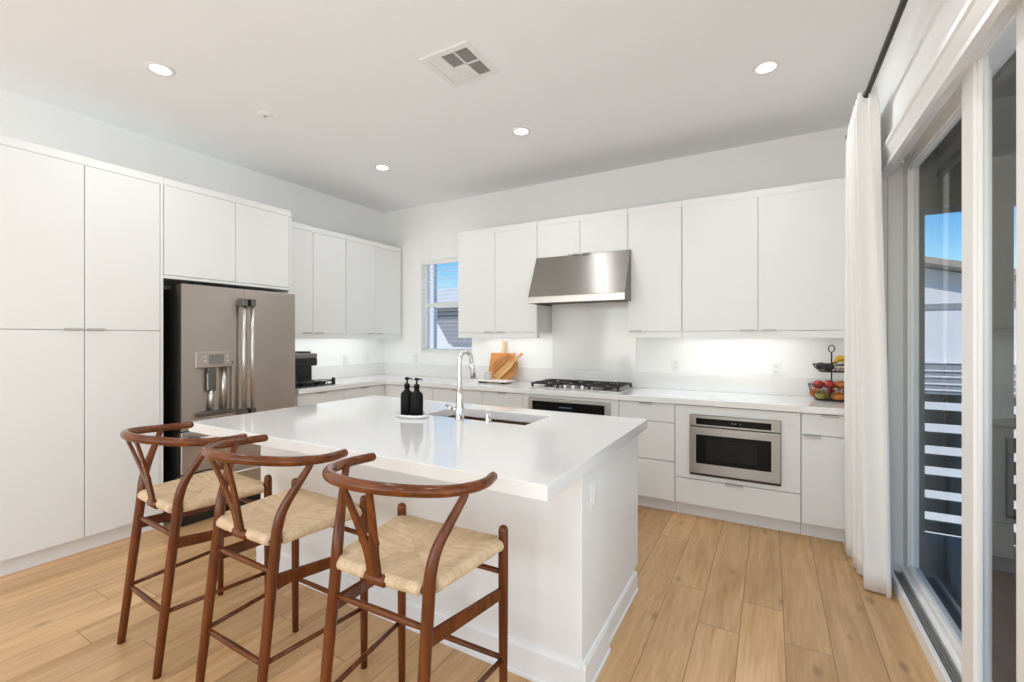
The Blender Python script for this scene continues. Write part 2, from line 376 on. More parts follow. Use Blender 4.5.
# unseen rear window, added to give the fill lamps an opening
w2 = sempty('added_window', (RX0, YF, RZ0))
fr = MB().bbox(RX0, RX0 + .06, YF - .12, YF - .04, RZ0, RZ1).bbox(RX1 - .06, RX1, YF - .12, YF - .04, RZ0, RZ1).bbox(RX0, RX1, YF - .12, YF - .04, RZ0, RZ0 + .06).bbox(RX0, RX1, YF - .12, YF - .04, RZ1 - .06, RZ1)
for k in (1, 2): x = RX0 + (RX1 - RX0) * k / 3; fr.bbox(x - .04, x + .04, YF - .12, YF - .04, RZ0, RZ1)
struct('window_frame', fr, M_VINYL, w2)
struct('window_glass', MB().box(RX0 + .06, RX1 - .06, YF - .082, YF - .078, RZ0 + .06, RZ1 - .06), M_GLASS, w2)

# ------------------------------------------------------------------ sliding door
d1 = sempty('door_1', (.65, 0, 0))
fr = MB()
fr.bbox(.60, .74, DY1 - .045, DY1 + .01, 0, DZ, .002)                 # far jamb
fr.bbox(.57, .60, DY1 - .03, DY1 + .01, 0, DZ, .002)
fr.bbox(.60, .74, DY0, DY0 + .045, 0, DZ, .002)
fr.bbox(.563, .615, DY0, DY1, 2.325, DZ, .002)                         # head, room side
fr.bbox(.648, .74, DY0, DY1, 2.375, DZ, .002)
fr.bbox(.61, .655, DY0, DY1, 2.385, DZ, .002)
struct('door_frame', fr, M_VINYL, d1)
th = MB()
th.bbox(.585, .603, DY0, DY1 - .03, 0, .072, .003)
th.bbox(.648, .74, DY0, DY1 - .045, 0, .072, .003)
struct('threshold', th, M_VINYL, d1)
tr = MB().box(.603, .648, DY0, DY1 - .05, 0, .052)
for x in (.612, .624, .636): tr.box(x, x + .003, DY0, DY1 - .05, .04, .064)
struct('track', tr, M_TRACK, d1)
struct('track_end_block', MB().bbox(.604, .647, 3.31, 3.39, .035, .068, .004), M_VINYL, d1)
struct('head_latch', MB().bbox(.618, .646, 3.20, 3.29, 2.348, 2.384, .003).bbox(.624, .640, 3.215, 3.275, 2.342, 2.350, .002), M_STEEL_L, d1)
def sash(name, x0, x1, y0, y1, z0, z1, st, gz0, gz1):
    m = MB()
    for (a, b) in ((y0, y0 + st), (y1 - st, y1)): m.bbox(x0, x1, a, b, z0, z1, .003)
    m.bbox(x0, x1, y0 + st - .004, y1 - st + .004, z0, gz0, .003).bbox(x0, x1, y0 + st - .004, y1 - st + .004, gz1, z1, .003)
    xm = x0 + (x1 - x0) * .55
    # glazing bead
    bd = .012
    for (a, b) in ((y0 + st, y0 + st + bd), (y1 - st - bd, y1 - st)): m.bbox(x0 + .009, xm, a, b, gz0, gz1, .002)
    m.bbox(x0 + .009, xm, y0 + st, y1 - st, gz0, gz0 + bd, .002).bbox(x0 + .009, xm, y0 + st, y1 - st, gz1 - bd, gz1, .002)
    p = struct(name, m, M_VINYL, d1)
    g = struct('pane', MB().box(xm, xm + .005, y0 + st - .01, y1 - st + .01, gz0 - .01, gz1 + .01), M_GLASSD, p)
    return p
sash('fixed_panel', .668, .715, 2.335, 3.395, .072, 2.375, .10, .105, 2.325)
sash('sliding_panel', .606, .645, 1.715, 2.245, .062, 2.385, .11, .12, 2.335)
sash('sliding_panel', .606, .645, .35, 1.714, .062, 2.385, .105, .12, 2.335)
# casing
cs = MB()
prof = [(XR + .012, 2.29), (XR - .013, 2.29), (XR - .013, 2.312), (XR - .007, 2.318), (XR - .011, 2.335), (XR - .020, 2.375), (XR - .028, 2.385), (XR - .028, 2.408), (XR, 2.414)]
cs.prism(prof, 'y', DY0 - .10, DY1 + .10)
struct('trim_1', cs, M_TRIM)
cs = MB(); prof = [(XR, DY1 - .01), (XR - .013, DY1 - .01), (XR - .013, DY1 + .010), (XR - .009, DY1 + .014), (XR - .013, DY1 + .03), (XR - .020, DY1 + .068), (XR - .026, DY1 + .078), (XR - .026, DY1 + .094), (XR, DY1 + .098)]
cs.prism(prof, 'z', 0, 2.34)
struct('trim_2', cs, M_TRIM)

# curtain rod and curtain
rod = thing('curtain_rod', 'dark bronze rod running high along the wall above the sliding door', 'curtain rod', (.45, 2.0, 2.68))
MB().tube([(.45, -1.2, 2.682), (.45, 3.62, 2.682)], .0125, 16).build('pole', M_ROD, rod)
MB().lathe([(0, -.02), (.02, -.016), (.024, 0), (.02, .016), (0, .02)], 16, (.45, 3.63, 2.682)).build('finial', M_ROD, rod)
for y in (3.40, .6):
    MB().bbox(.535, .55, y - .02, y + .02, 2.645, 2.725, .003).tube([(.54, y, 2.68), (.45, y, 2.68)], .006, 8).build('bracket', M_STEEL_D, rod)
def curtain():
    nu, nv = 150, 26; vs = []; 
    for j in range(nv + 1):
        v = j / nv; z = 2.705 - v * 2.695
        for i in range(nu + 1):
            u = i / nu
            flare = v ** 1.2
            y = 3.01 + .585 * u + flare * .05
            amp = .038 + .011 * math.sin(3 * u + 1)
            ph = u * 2 * PI * 7.2
            x = .452 + amp * math.sin(ph + .5 * math.sin(2.2 * v + u * 5)) + .012 * math.sin(u * 17 + v * 3) * v
            x += .062 * flare * (1 - u)
            if v < .035: x = .45 + (x - .45) * (.72 + .28 * math.sin(v / .035 * PI / 2))
            y += .008 * math.cos(ph * 2 + v * 2) * (1 - .3 * v)
            x = min(x, (.560 if y < 3.35 else .532) - .004 + .006 * math.sin(ph))
            vs.append((x, y, z))
    fs = [(j * (nu + 1) + i, j * (nu + 1) + i + 1, (j + 1) * (nu + 1) + i + 1, (j + 1) * (nu + 1) + i) for j in range(nv) for i in range(nu)]
    return MB().add(vs, fs, True)
cu = thing('curtain', 'white linen curtain hanging bunched at the far end of the sliding door', 'curtain', (.45, 3.3, 0))
c_ = curtain().build('drape', M_CURTAIN, cu)
so = c_.modifiers.new('thick', 'SOLIDIFY'); so.thickness = .003; so.offset = 0
for k in range(7):
    y = 3.04 + k * .09; MB().tube([(.45 + .018 * math.cos(a), y, 2.682 + .018 * math.sin(a)) for a in [2 * PI * i / 16 for i in range(16)]], .002, 6, closed=True).build('ring', M_ROD, cu)

# ------------------------------------------------------------------ cabinets
PULL = dict()
def slab(box, face):
    return MB().bbox(*box, .0018, 2)
def pull_tab(parent, face, a0, a1, plane, z, up):
    """thin finger pull on a door edge; face 'y' front towards -y, 'x' front towards +x. up=True: on the top edge"""
    m = MB(); t_ = .0025; h = .012
    if face == 'y':
        m.bbox(a0, a1, plane - .011, plane + .016, z, z + t_, .0008); m.bbox(a0, a1, plane - .012, plane - .0095, (z - h if up else z), (z + t_ if up else z + h), .0008)
    else:
        m.bbox(plane - .016, plane + .011, a0, a1, z, z + t_, .0008); m.bbox(plane + .0095, plane + .012, a0, a1, (z - h if up else z), (z + t_ if up else z + h), .0008)
    m.build('handle', M_PULL, parent)
def door(parent, face, a0, a1, z0, z1, plane, name='door', pull=None):
    """plane = front plane of the door, 20 mm thick. pull: (start, end, 'top'|'bottom')"""
    g = .0022
    if face == 'y': m = MB().bbox(a0 + g, a1 - g, plane, plane + .019, z0 + g, z1 - g, .0016, 2)
    else: m = MB().bbox(plane - .019, plane, a0 + g, a1 - g, z0 + g, z1 - g, .0016, 2)
    o = m.build(name, M_CAB, parent)
    if pull: pull_tab(o, face, pull[0], pull[1], plane, z1 - g if pull[2] == 'top' else z0 + g - .0025, pull[2] == 'top')
    return o

# pantry, two doors over two doors, left wall. face x=-3.81
FX = -3.81
p = thing('pantry_cabinet', 'tall white two-door pantry cabinet beside the refrigerator', 'cabinet', (-4.09, 1.17, 0))
b = MB(); b.bbox(XL + .003, FX - .021, .741, 1.583, .10, 2.486, .001); b.bbox(XL + .003, FX, .74, 1.603, 2.487, 2.54, .001)
b.bbox(XL + .003, FX, 1.584, 1.602, 0, 2.486, .0005)
b.build('body', M_CAB, p)
MB().box(XL + .003, FX - .055, .74, 1.586, 0, .10).build('toe_kick', M_CAB, p)
for (a, c2) in ((.74, 1.169), (1.169, 1.583)):
    door(p, 'x', a, c2, .103, 1.431, FX); door(p, 'x', a, c2, 1.431, 2.487, FX, pull=((c2 - .10, c2 - .01, 'bottom') if a < 1 else (a + .01, a + .10, 'bottom')))
# bridge cabinet above the refrigerator
p = thing('bridge_cabinet', 'white two-door wall cabinet directly above the refrigerator', 'cabinet', (-4.09, 2.1, 1.83))
b = MB(); b.bbox(XL + .003, FX - .021, 1.604, 2.589, 1.837, 2.489, .001); b.bbox(XL + .003, FX, 1.604, 2.608, 2.49, 2.54, .001)
b.bbox(XL + .003, FX, 1.603, 2.607, 1.815, 1.836, .001); b.bbox(XL + .003, FX - .0, 2.590, 2.608, 1.837, 2.489, .0005)
b.build('body', M_CAB, p)
MB().bbox(XL + .003, FX - .02, 2.590, 2.607, 0, 1.815, .001).build('side_panel', M_CAB, p)
door(p, 'x', 1.606, 2.112, 1.838, 2.49, FX); door(p, 'x', 2.112, 2.588, 1.838, 2.49, FX)

# left uppers, face x=-4.05
UX = -4.05; UZ0, UZ1, UT = 1.425, 2.46, 2.515
def upper_x(y0, ys, y1, lab):
    p = thing('wall_cabinet', lab, 'cabinet', (-4.2, (y0 + y1) / 2, UZ0), 'wall cabinets on the left wall')
    b = MB().bbox(XL + .003, UX - .021, y0, y1, UZ0, UT, .001).bbox(XL + .003, UX + .002, y0, y1, UZ1, UT, .002); b.build('body', M_CAB, p)
    MB().bbox(UX - .06, UX - .003, y0, y1, 1.372, UZ0, .002).build('light_rail', M_CAB, p)
    door(p, 'x', y0, ys, UZ0, UZ1, UX, pull=(ys - .12, ys - .02, 'bottom')); door(p, 'x', ys, y1, UZ0, UZ1, UX, pull=(ys + .02, ys + .12, 'bottom'))
upper_x(2.612, 3.016, 3.428, 'white two-door wall cabinet next to the refrigerator, above the coffee machine')
upper_x(3.432, 3.851, 4.284, 'white two-door wall cabinet on the left wall nearest the room corner')

# back uppers, face y=3.97
UY = 3.97
def upper_y(x0, splits, x1, z0, lab, rail=True, pulls=()):
    p = thing('wall_cabinet', lab, 'cabinet', ((x0 + x1) / 2, 4.15, z0), 'wall cabinets on the back wall')
    MB().bbox(x0, x1, UY + .021, YB - .003, z0, UT + .005, .001).bbox(x0, x1, UY - .002, YB - .003, UZ1 + .005, UT + .005, .002).build('body', M_CAB, p)
    if rail: MB().bbox(x0, x1, UY + .003, UY + .060, 1.380, z0, .002).build('light_rail', M_CAB, p)
    xs = [x0] + list(splits) + [x1]
    for i in range(len(xs) - 1):
        pl = None
        if i < len(pulls) and pulls[i]: pl = (xs[i] + .02, xs[i] + .12, 'bottom') if pulls[i] == 'l' else (xs[i + 1] - .12, xs[i + 1] - .02, 'bottom')
        door(p, 'y', xs[i], xs[i + 1], z0, UZ1 + .008, UY, pull=pl)
    return p
upper_y(-2.93, [-2.46], -1.978, 1.435, 'white two-door wall cabinet between the window and the range hood', pulls='rl')
upper_y(-1.976, [-1.533], -1.087, 2.155, 'short white two-door wall cabinet directly above the range hood', rail=False, pulls='rl')
upper_y(-1.085, [], -.637, 1.435, 'narrow white single-door wall cabinet right beside the range hood', pulls='l')
upper_y(-.635, [-.08], .475, 1.435, 'wide white two-door wall cabinet above the fruit basket and counter outlets', pulls='rl')
b = thing('filler_panel', 'narrow white filler strip between the last wall cabinet and the door wall', 'panel', (.51, 4.1, 1.38))
MB().bbox(.477, .547, UY, YB - .003, 1.38, UT + .005, .001).build('strip', M_CAB, b)

# base cabinets on the back wall: face y=3.70
BY = 3.70; BT = .868
def base_y(x0, x1, rows, lab, name='base_cabinet', hollow=None):
    p = thing(name, lab, 'cabinet', ((x0 + x1) / 2, 4.0, 0), 'base cabinets on the back wall')
    yb = YB - .003
    if hollow is None: m = MB().bbox(x0, x1, BY + .021, yb, .10, BT, .001)
    else:
        m = MB().box(x0, x0 + .018, BY + .021, yb, .10, BT).box(x1 - .018, x1, BY + .021, yb, .10, BT).box(x0 + .018, x1 - .018, BY + .021, yb, .10, hollow).box(x0 + .018, x1 - .018, yb - .01, yb, hollow, BT)
    if x0 < -3.7: m.box(-3.733, -3.701, BY, BY + .021, .10, .865)
    m.build('body', M_CAB, p)
    MB().box(x0, x1, BY + .075, yb, 0, .10).build('toe_kick', M_CAB, p)
    for (a, c2, z0, z1, nm, pl) in rows: door(p, 'y', a, c2, z0, z1, BY, nm, pl)
    return p
def tab(a, b, w_=.10): m = (a + b) / 2; return (m - w_ / 2, m + w_ / 2, 'top')
base_y(-3.752, -3.056, [(-3.70, -3.056, .72, .862, 'drawer', tab(-3.7, -3.056)), (-3.70, -3.056, .105, .715, 'door', None)], 'white base cabinet at the inner corner of the back counter')
base_y(-3.054, -2.442, [(-3.054, -2.442, .72, .862, 'drawer', tab(-3.054, -2.442)), (-3.054, -2.442, .105, .715, 'door', None)], 'white base cabinet below the window, behind the faucet')
base_y(-2.440, -1.988, [(-2.44, -1.988, .72, .862, 'drawer', tab(-2.44, -1.988)), (-2.44, -1.988, .415, .715, 'drawer', None), (-2.44, -1.988, .105, .41, 'drawer', None)], 'white drawer base cabinet below the cutting boards')
oc = base_y(-1.986, -1.092, [(-1.986, -1.092, .105, .235, 'drawer', None)], 'white cabinet under the cooktop that houses the built-in oven', 'oven_cabinet', .236)
m = MB().bbox(-1.986, -1.932, BY, BY + .02, .24, .865, .001).bbox(-1.158, -1.092, BY, BY + .02, .24, .865, .001).bbox(-1.932, -1.158, BY, BY + .02, .838, .865, .001)
m.build('face_frame', M_CAB, oc)
base_y(-1.090, -.645, [(-1.09, -.645, .718, .862, 'drawer', tab(-1.09, -.645)), (-1.09, -.645, .415, .714, 'drawer', (-1.06, -.96, 'top')), (-1.09, -.645, .105, .411, 'drawer', (-1.06, -.96, 'top'))],
       'white three-drawer base cabinet between the cooktop and the microwave')
mc = base_y(-.643, .185, [(-.643, .185, .105, .302, 'drawer', tab(-.643, .185, .12))], 'wide white base cabinet housing the microwave drawer', 'microwave_cabinet', .304)
MX0, MX1, MZ0, MZ1 = -.535, .068, .340, .798
m = MB().bbox(-.641, MX0, BY, BY + .02, .306, .862, .001).bbox(MX1, .183, BY, BY + .02, .306, .862, .001).bbox(MX0 - .001, MX1 + .001, BY, BY + .02, .306, MZ0, .001).bbox(MX0 - .001, MX1 + .001, BY, BY + .02, MZ1, .862, .001)
m.build('face_frame', M_CAB, mc)
base_y(.187, .51, [(.187, .51, .718, .862, 'drawer', tab(.187, .51)), (.187, .51, .105, .714, 'door', (.20, .30, 'top'))], 'white drawer and door base cabinet nearest the curtain')
# base cabinets, left wall: face x=-3.73
BX = -3.735
p = thing('base_cabinet', 'white drawer base cabinet under the coffee machine, left counter', 'cabinet', (-4.05, 3.1, 0), 'base cabinets on the left wall')
MB().bbox(XL + .003, BX - .021, 2.612, 3.697, .10, BT, .001).box(BX - .021, BX, 3.661, 3.697, .10, .865).build('body', M_CAB, p); MB().box(XL + .003, BX - .075, 2.612, 3.70, 0, .10).build('toe_kick', M_CAB, p)
for a, c2 in ((2.62, 3.14), (3.14, 3.66)):
    door(p, 'x', a, c2, .72, .862, BX, 'drawer', tab(a, c2)); door(p, 'x', a, c2, .415, .716, BX, 'drawer'); door(p, 'x', a, c2, .105, .411, BX, 'drawer')

# countertop, L shaped, with splashback
ct = thing('countertop', 'white quartz L-shaped worktop along the back and left walls', 'countertop', (-2, 4, .875))
pts = [(XL + .001, 2.612), (-3.70, 2.612), (-3.70, 3.67), (.549, 3.67), (.549, YB - .001), (XL + .001, YB - .001)]
m = MB().prism(pts, 'z', .870, .915).build('slab', M_QUARTZ, ct)
bv = m.modifiers.new('edge', 'BEVEL'); bv.width = .003; bv.segments = 2
MB().bbox(-4.349, .549, YB - .022, YB - .001, .9155, 1.062, .001).bbox(XL + .001, XL + .021, 2.612, YB - .001, .9155, 1.062, .001).build('upstand', M_QUARTZ, ct)
MB().bbox(-1.957, -1.095, YB - .026, YB - .002, 1.0625, 2.15, .001).build('splash_panel', M_QUARTZ, ct)

# ------------------------------------------------------------------ refrigerator
f = thing('refrigerator', 'stainless steel french door refrigerator with water dispenser', 'refrigerator', (-4.0, 2.12, 0))
RX = -3.70; y0, y1, ym = 1.668, 2.575, 2.122
MB().bbox(-4.34, RX - .075, y0 + .006, y1 - .006, .03, 1.745, .004).bbox(-3.9, RX - .03, y0 + .02, y0 + .11, 1.745, 1.765, .003).bbox(-3.9, RX - .03, y1 - .11, y1 - .02, 1.745, 1.765, .003).build('body', M_BLACK, f)
for k in (0, 1):
    a, c2 = (y0, ym - .002) if k == 0 else (ym + .002, y1)
    if k == 0:
        # dispenser opening in the left door
        dy0, dy1, dz0, dz1 = 1.765, 2.02, .80, 1.26
        m = MB()
        m.bbox(RX - .07, RX, a, dy0, .70, 1.775, .006, 3).bbox(RX - .07, RX, dy1, c2, .70, 1.775, .006, 3)
        m = MB().bbox(RX - .07, RX - .03, a, c2, .70, 1.775, .004)
        # front skin as a frame with rounded vertical outer edges
        m.box(RX - .031, RX - .004, a + .001, c2 - .001, .702, dz0).box(RX - .031, RX - .004, a + .001, c2 - .001, dz1, 1.773).box(RX - .031, RX - .004, a + .001, dy0, dz0, dz1).box(RX - .031, RX - .004, dy1, c2 - .001, dz0, dz1)
        m = MB().box(RX - .075, RX - .045, a, c2, .70, 1.775).box(RX - .045, RX, a, c2, .70, dz0).box(RX - .045, RX, a, c2, dz1, 1.775).box(RX - .045, RX, a, dy0, dz0, dz1).box(RX - .045, RX, dy1, c2, dz0, dz1)
        dl = m.build('door', M_STEEL, f)
    else:
        dl = MB().bbox(RX - .075, RX, a, c2, .70, 1.775, .006, 3).build('door', M_STEEL, f)
    hy = ym - .034 if k == 0 else ym + .034
    hd = MB().tube([(RX + .052, hy, .80), (RX + .052, hy, 1.655)], .0135, 20); hd.build('handle', M_STEEL_L, dl)
    for hz in (.785, 1.665): MB().bbox(RX - .001, RX + .072, hy - .021, hy + .021, hz - .028, hz + .028, .004).build('handle_bracket', M_STEEL_D, dl)
    if k == 0:
        ds = MB().bbox(RX - .04, RX + .016, 1.755, 2.03, 1.155, 1.275, .006, 3).build('dispenser_panel', M_STEEL, dl)
        MB().bbox(RX - .02, RX + .0175, 1.845, 1.955, 1.18, 1.255, .002).build('dispenser_display', M_GREYP, dl)
        for yy in (1.82, 1.98):
            for zz in (1.205, 1.238): MB().ball((RX + .017, yy, zz), .003, .008, .006, 12, 8).build('button', M_TRAY, dl)
        MB().tube([(RX + .014, 2.01, 1.185), (RX + .032, 2.01, 1.185)], .013, 16).build('knob', M_CHROME, dl)
        MB().box(RX - .046, RX - .042, dy0, dy1, dz0, dz1).build('dispenser_recess', M_STEEL, dl)
        MB().bbox(RX - .04, RX - .008, 1.845, 1.915, .97, 1.12, .012, 3).bbox(RX - .035, RX - .004, 1.852, 1.908, 1.115, 1.155, .003).build('paddle', M_STEEL_D, dl)
        MB().tube([(RX - .025, 1.88, .83), (RX - .025, 1.88, .98)], .018, 16).tube([(RX - .03, 1.975, .83), (RX - .03, 1.975, 1.155)], .022, 16).build('nozzle', M_STEEL_L, dl)
        MB().bbox(RX - .04, RX + .020, 1.755, 2.03, .79, .822, .005).build('drip_tray', M_STEEL_D, dl)
for (z0, z1) in ((.385, .69), (.085, .375)):
    dw = MB().bbox(RX - .075, RX, y0, y1, z0, z1, .006, 3).build('drawer', M_STEEL, f)
    MB().tube([(RX + .05, y0 + .06, z1 - .055), (RX + .05, y1 - .06, z1 - .055)], .0135, 18).build('handle', M_STEEL_L, dw)
    for yy in (y0 + .07, y1 - .07): MB().bbox(RX - .001, RX + .066, yy - .025, yy + .025, z1 - .076, z1 - .034, .004).build('handle_bracket', M_STEEL_D, dw)
MB().bbox(-4.2, RX - .03, y0 + .01, y1 - .01, 0, .08, .003).build('base_grille', M_BLACK, f)

# ------------------------------------------------------------------ range hood
h = thing('range_hood', 'stainless steel slanted range hood above the gas cooktop', 'range hood', (-1.52, 4.0, 1.70))
HX0, HX1 = -1.972, -1.058
prof = [(YB - .028, 1.74), (YB - .028, 2.153), (3.945, 2.153), (3.775, 1.765), (3.775, 1.703), (3.80, 1.703), (3.80, 1.74)]
m = MB().prism([(YB - .03, 1.735), (YB - .03, 2.153), (3.950, 2.153), (3.778, 1.768), (3.778, 1.703), (3.790, 1.703), (3.790, 1.735)], 'x', HX0 + .004, HX1 - .004)
o = m.build('canopy', M_STEEL_H, h); bv = o.modifiers.new('edge', 'BEVEL'); bv.width = .002; bv.segments = 2
for xx in (HX0, HX1 - .004): MB().prism([(YB - .03, 1.703), (YB - .03, 2.153), (3.948, 2.153), (3.776, 1.768), (3.776, 1.703)], 'x', xx, xx + .004).build('side_panel', M_STEEL_D, h)
MB().bbox(HX0 + .002, HX1 - .002, 3.770, 3.779, 1.703, 1.762, .002).build('front_lip', M_STEEL_L, h)
bf = MB()
for k in range(3):
    x0 = HX0 + .05 + k * .275; bf.box(x0, x0 + .265, 3.85, 4.2, 1.722, 1.728)
    for i in range(12): bf.box(x0 + .01 + i * .021, x0 + .02 + i * .021, 3.86, 4.19, 1.716, 1.722)
bf.build('filter', M_STEEL_D, h)
MB().bbox(-1.42, -1.22, 3.795, 3.83, 1.708, 1.734, .002).build('lamp_lens', M_STRIP, h)
for xx in (-1.56, -1.47): MB().bbox(xx - .035, xx + .035, 3.935, 3.965, 2.14, 2.156, .002).build('latch', M_STEEL_D, h)

# ------------------------------------------------------------------ gas cooktop
g = thing('gas_cooktop', 'stainless gas cooktop with black cast iron grates', 'cooktop', (-1.53, 4.0, .915))
CX0, CX1, CY0, CY1 = -1.965, -1.10, 3.77, 4.235
MB().bbox(CX0, CX1, CY0, CY1, .9155, .925, .004).build('tray', M_STEEL_L, g)
for k in range(3):
    x0 = CX0 + .012 + k * .2815; x1 = x0 + .277; ya, yb = CY0 + (.085 if k == 1 else .02), CY1 - .015
    m = MB(); t_ = .006; z0, z1 = .951, .965
    for (a, b_, c2, d) in ((x0, x1, ya, ya + .014), (x0, x1, yb - .014, yb), (x0, x0 + .014, ya, yb), (x1 - .014, x1, ya, yb)): m.bbox(a, b_, c2, d, z0, z1, .004)
    xm = (x0 + x1) / 2; yms = [(ya + yb) / 2] if k == 1 else [ya + (yb - ya) * .27, ya + (yb - ya) * .73]
    m.bbox(x0, x1, (ya + yb) / 2 - .006, (ya + yb) / 2 + .006, z0, z1, .003)
    for yy in yms:
        m.bbox(x0, xm - .035, yy - .006, yy + .006, z0, z1 + .004, .003).bbox(xm + .035, x1, yy - .006, yy + .006, z0, z1 + .004, .003)
        m.bbox(xm - .006, xm + .006, yy - .1 if k == 1 else yy - .07, yy - .03, z0, z1 + .004, .003).bbox(xm - .006, xm + .006, yy + .03, yy + (.1 if k == 1 else .07), z0, z1 + .004, .003)
    for (fx, fy) in ((x0 + .012, ya + .012), (x1 - .012, ya + .012), (x0 + .012, yb - .012), (x1 - .012, yb - .012)): m.bbox(fx - .010, fx + .010, fy - .010, fy + .010, .925, z0 + .003, .003)
    m.build('grate', M_IRON, g)
    for yy in yms:
        MB().lathe([(.048, .925), (.048, .931), (.035, .937), (.034, .944), (.030, .948), (0, .948)], 24, (xm, yy, 0)).build('burner', M_IRON, g)
for k in range(5):
    x = -1.70 + k * .082
    kn = MB().lathe([(.021, .925), (.021, .930), (.017, .933), (.0165, .952), (.013, .956), (0, .956)], 24, (x, CY0 + .045, 0)).build('knob', M_CHROME, g)

# ------------------------------------------------------------------ built-in oven and microwave drawer
ov = thing('built_in_oven', 'stainless built-in oven with black glass under the cooktop', 'oven', (-1.55, 3.72, .24))
OX0, OX1 = -1.929, -1.161
MB().bbox(OX0, OX1, BY + .004, BY + .5, .242, .835, .002).build('body', M_STEEL_D, ov)
pn = MB().bbox(OX0, OX1, BY - .014, BY + .004, .715, .835, .003).build('control_panel', M_STEEL_L, ov)
MB().bbox(OX0 + .045, OX1 - .045, BY - .0165, BY - .012, .725, .812, .001).build('display', M_BLACKGLASS, pn)
MB().box(-1.62, -1.50, BY - .0172, BY - .0163, .762, .774).build('clock_segment', M_DISPLAY, pn)
dr = MB().bbox(OX0, OX1, BY - .018, BY + .004, .245, .707, .003).build('door', M_STEEL_L, ov)
MB().bbox(OX0 + .07, OX1 - .07, BY - .0205, BY - .016, .30, .61, .001).build('door_glass', M_BLACKGLASS, dr)
MB().tube([(OX0 + .05, BY - .055, .665), (OX1 - .05, BY - .055, .665)], .011, 16).build('handle', M_STEEL_L, dr)
for xx in (OX0 + .08, OX1 - .08): MB().tube([(xx, BY - .017, .665), (xx, BY - .055, .665)], .008, 12).build('handle_post', M_STEEL_L, dr)

mw = thing('microwave_oven', 'stainless steel microwave drawer with black glass set in the white base cabinets', 'microwave', (-.23, 3.72, .34))
MB().bbox(MX0 + .002, MX1 - .002, BY + .004, BY + .5, MZ0 + .002, MZ1 - .002, .002).build('body', M_BLACK, mw)
pn = MB().bbox(MX0 + .001, MX1 - .001, BY - .022, BY + .004, .714, MZ1 - .001, .003).build('control_panel', M_STEEL_H, mw)
MB().bbox(MX0 + .048, MX1 - .060, BY - .0235, BY - .020, .728, .776, .001).build('display', M_BLACKGLASS, pn)
for xx, ww in ((-.245, .012), (-.225, .012), (-.19, .006)): MB().box(xx, xx + ww, BY - .0240, BY - .0233, .748, .756).build('clock_digit', M_GREYP, pn)
dr = MB().bbox(MX0 + .001, MX1 - .001, BY - .026, BY + .004, .358, .708, .004).build('door', M_STEEL_H, mw)
MB().bbox(MX0 + .048, MX1 - .060, BY - .0275, BY - .0235, .435, .652, .001).build('door_glass', M_BLACKGLASS, dr)
MB().bbox(MX0 + .115, MX1 - .15, BY - .0281, BY - .027, .47, .62, .0005).build('viewing_mesh', mat('oven_mesh', (.012, .012, .012), .45, spec=.2, var=((300, 300, 300), .6)), dr)
MB().box(MX0 + .003, MX1 - .003, BY - .015, BY + .004, MZ0 + .001, .357).build('vent_slot', M_BLACK, mw)

# ------------------------------------------------------------------ island
isl = thing('kitchen_island', 'large white island with quartz top and seating overhang', 'island', (-1.7, 1.95, 0))
IX0, IX1, IY0, IY1 = -2.80, -.610, 1.297, 2.64
SX0, SX1, SY0, SY1 = -1.835, -1.135, 2.135, 2.455
# top with sink hole
zt0, zt1 = .863, .915
m = MB()
def ring(pts_o, pts_i, z0, z1, m):
    n = 4; vs = [(p_[0], p_[1], z) for z in (z0, z1) for p_ in pts_o + pts_i]
    fs = []
    for i in range(n):
        j = (i + 1) % n
        fs += [(i, j, n + j, n + i), (2 * n + i, 2 * n + n + i, 2 * n + n + j, 2 * n + j), (i, 2 * n + i, 2 * n + j, j), (n + i, n + j, 3 * n + j, 3 * n + i)]
    m.add(vs, fs)
ring([(IX0, IY0), (IX1, IY0), (IX1, IY1), (IX0, IY1)], [(SX0, SY0), (SX1, SY0), (SX1, SY1), (SX0, SY1)], zt0, zt1, m)
tp = m.build('worktop', M_QUARTZ, isl); bv = tp.modifiers.new('edge', 'BEVEL'); bv.width = .003; bv.segments = 2
# front pony wall with returns, cabinets behind
PX0, PX1, PY0, PY1 = -2.70, -.628, 1.645, 1.93
MB().bbox(PX0, PX1, PY0, PY1, 0, zt0, .003).build('seating_wall', M_TRIM, isl)
cb = MB(); cx1 = -.644
cb.box(PX0 + .03, cx1, PY1, PY1 + .02, .0, zt0).bbox(cx1 - .018, cx1, PY1, 2.56, .115, zt0, .001).box(cx1 - .018, cx1, PY1, 2.49, 0, .115).bbox(PX0 + .03, PX0 + .048, PY1, 2.56, 0, zt0, .001)
cb.box(PX0 + .04, cx1 - .01, 2.46, 2.48, 0, .115).box(PX0 + .04, cx1 - .01, 2.50, 2.54, .115, .60).box(PX0 + .04, SX0 - .03, 2.50, 2.54, .60, zt0).box(SX1 + .03, cx1 - .01, 2.50, 2.54, .60, zt0).box(PX0 + .04, cx1 - .01, 1.95, 2.52, .115, .13)
cb.build('cabinet_body', M_TRIM, isl)
xs = [PX0 + .03, -2.25, -1.86, -1.47, -1.08, cx1]
for i in range(5):
    a, c2 = xs[i], xs[i + 1]
    o = MB().bbox(a + .002, c2 - .002, 2.541, 2.56, .118, .855, .0016, 2).build('door', M_CAB, isl)
bb = MB()
def base_prof(d0): return [(0, 0), (d0, 0), (d0, .012), (d0 - .006, .018), (d0 - .006, .115), (d0 - .012, .128), (0, .13)]
bb.prism([(PY0 - a, z) for a, z in base_prof(.020)], 'x', PX0 - .02, PX1 + .02)
bb.prism([(PX1 + a, z) for a, z in base_prof(.020)], 'y', PY0 - .02, PY1 + .02)
bb.prism([(cx1 + a, z * .8) for a, z in base_prof(.018)], 'y', PY1 + .01, 2.50)
bb.build('baseboard', M_TRIM, isl)
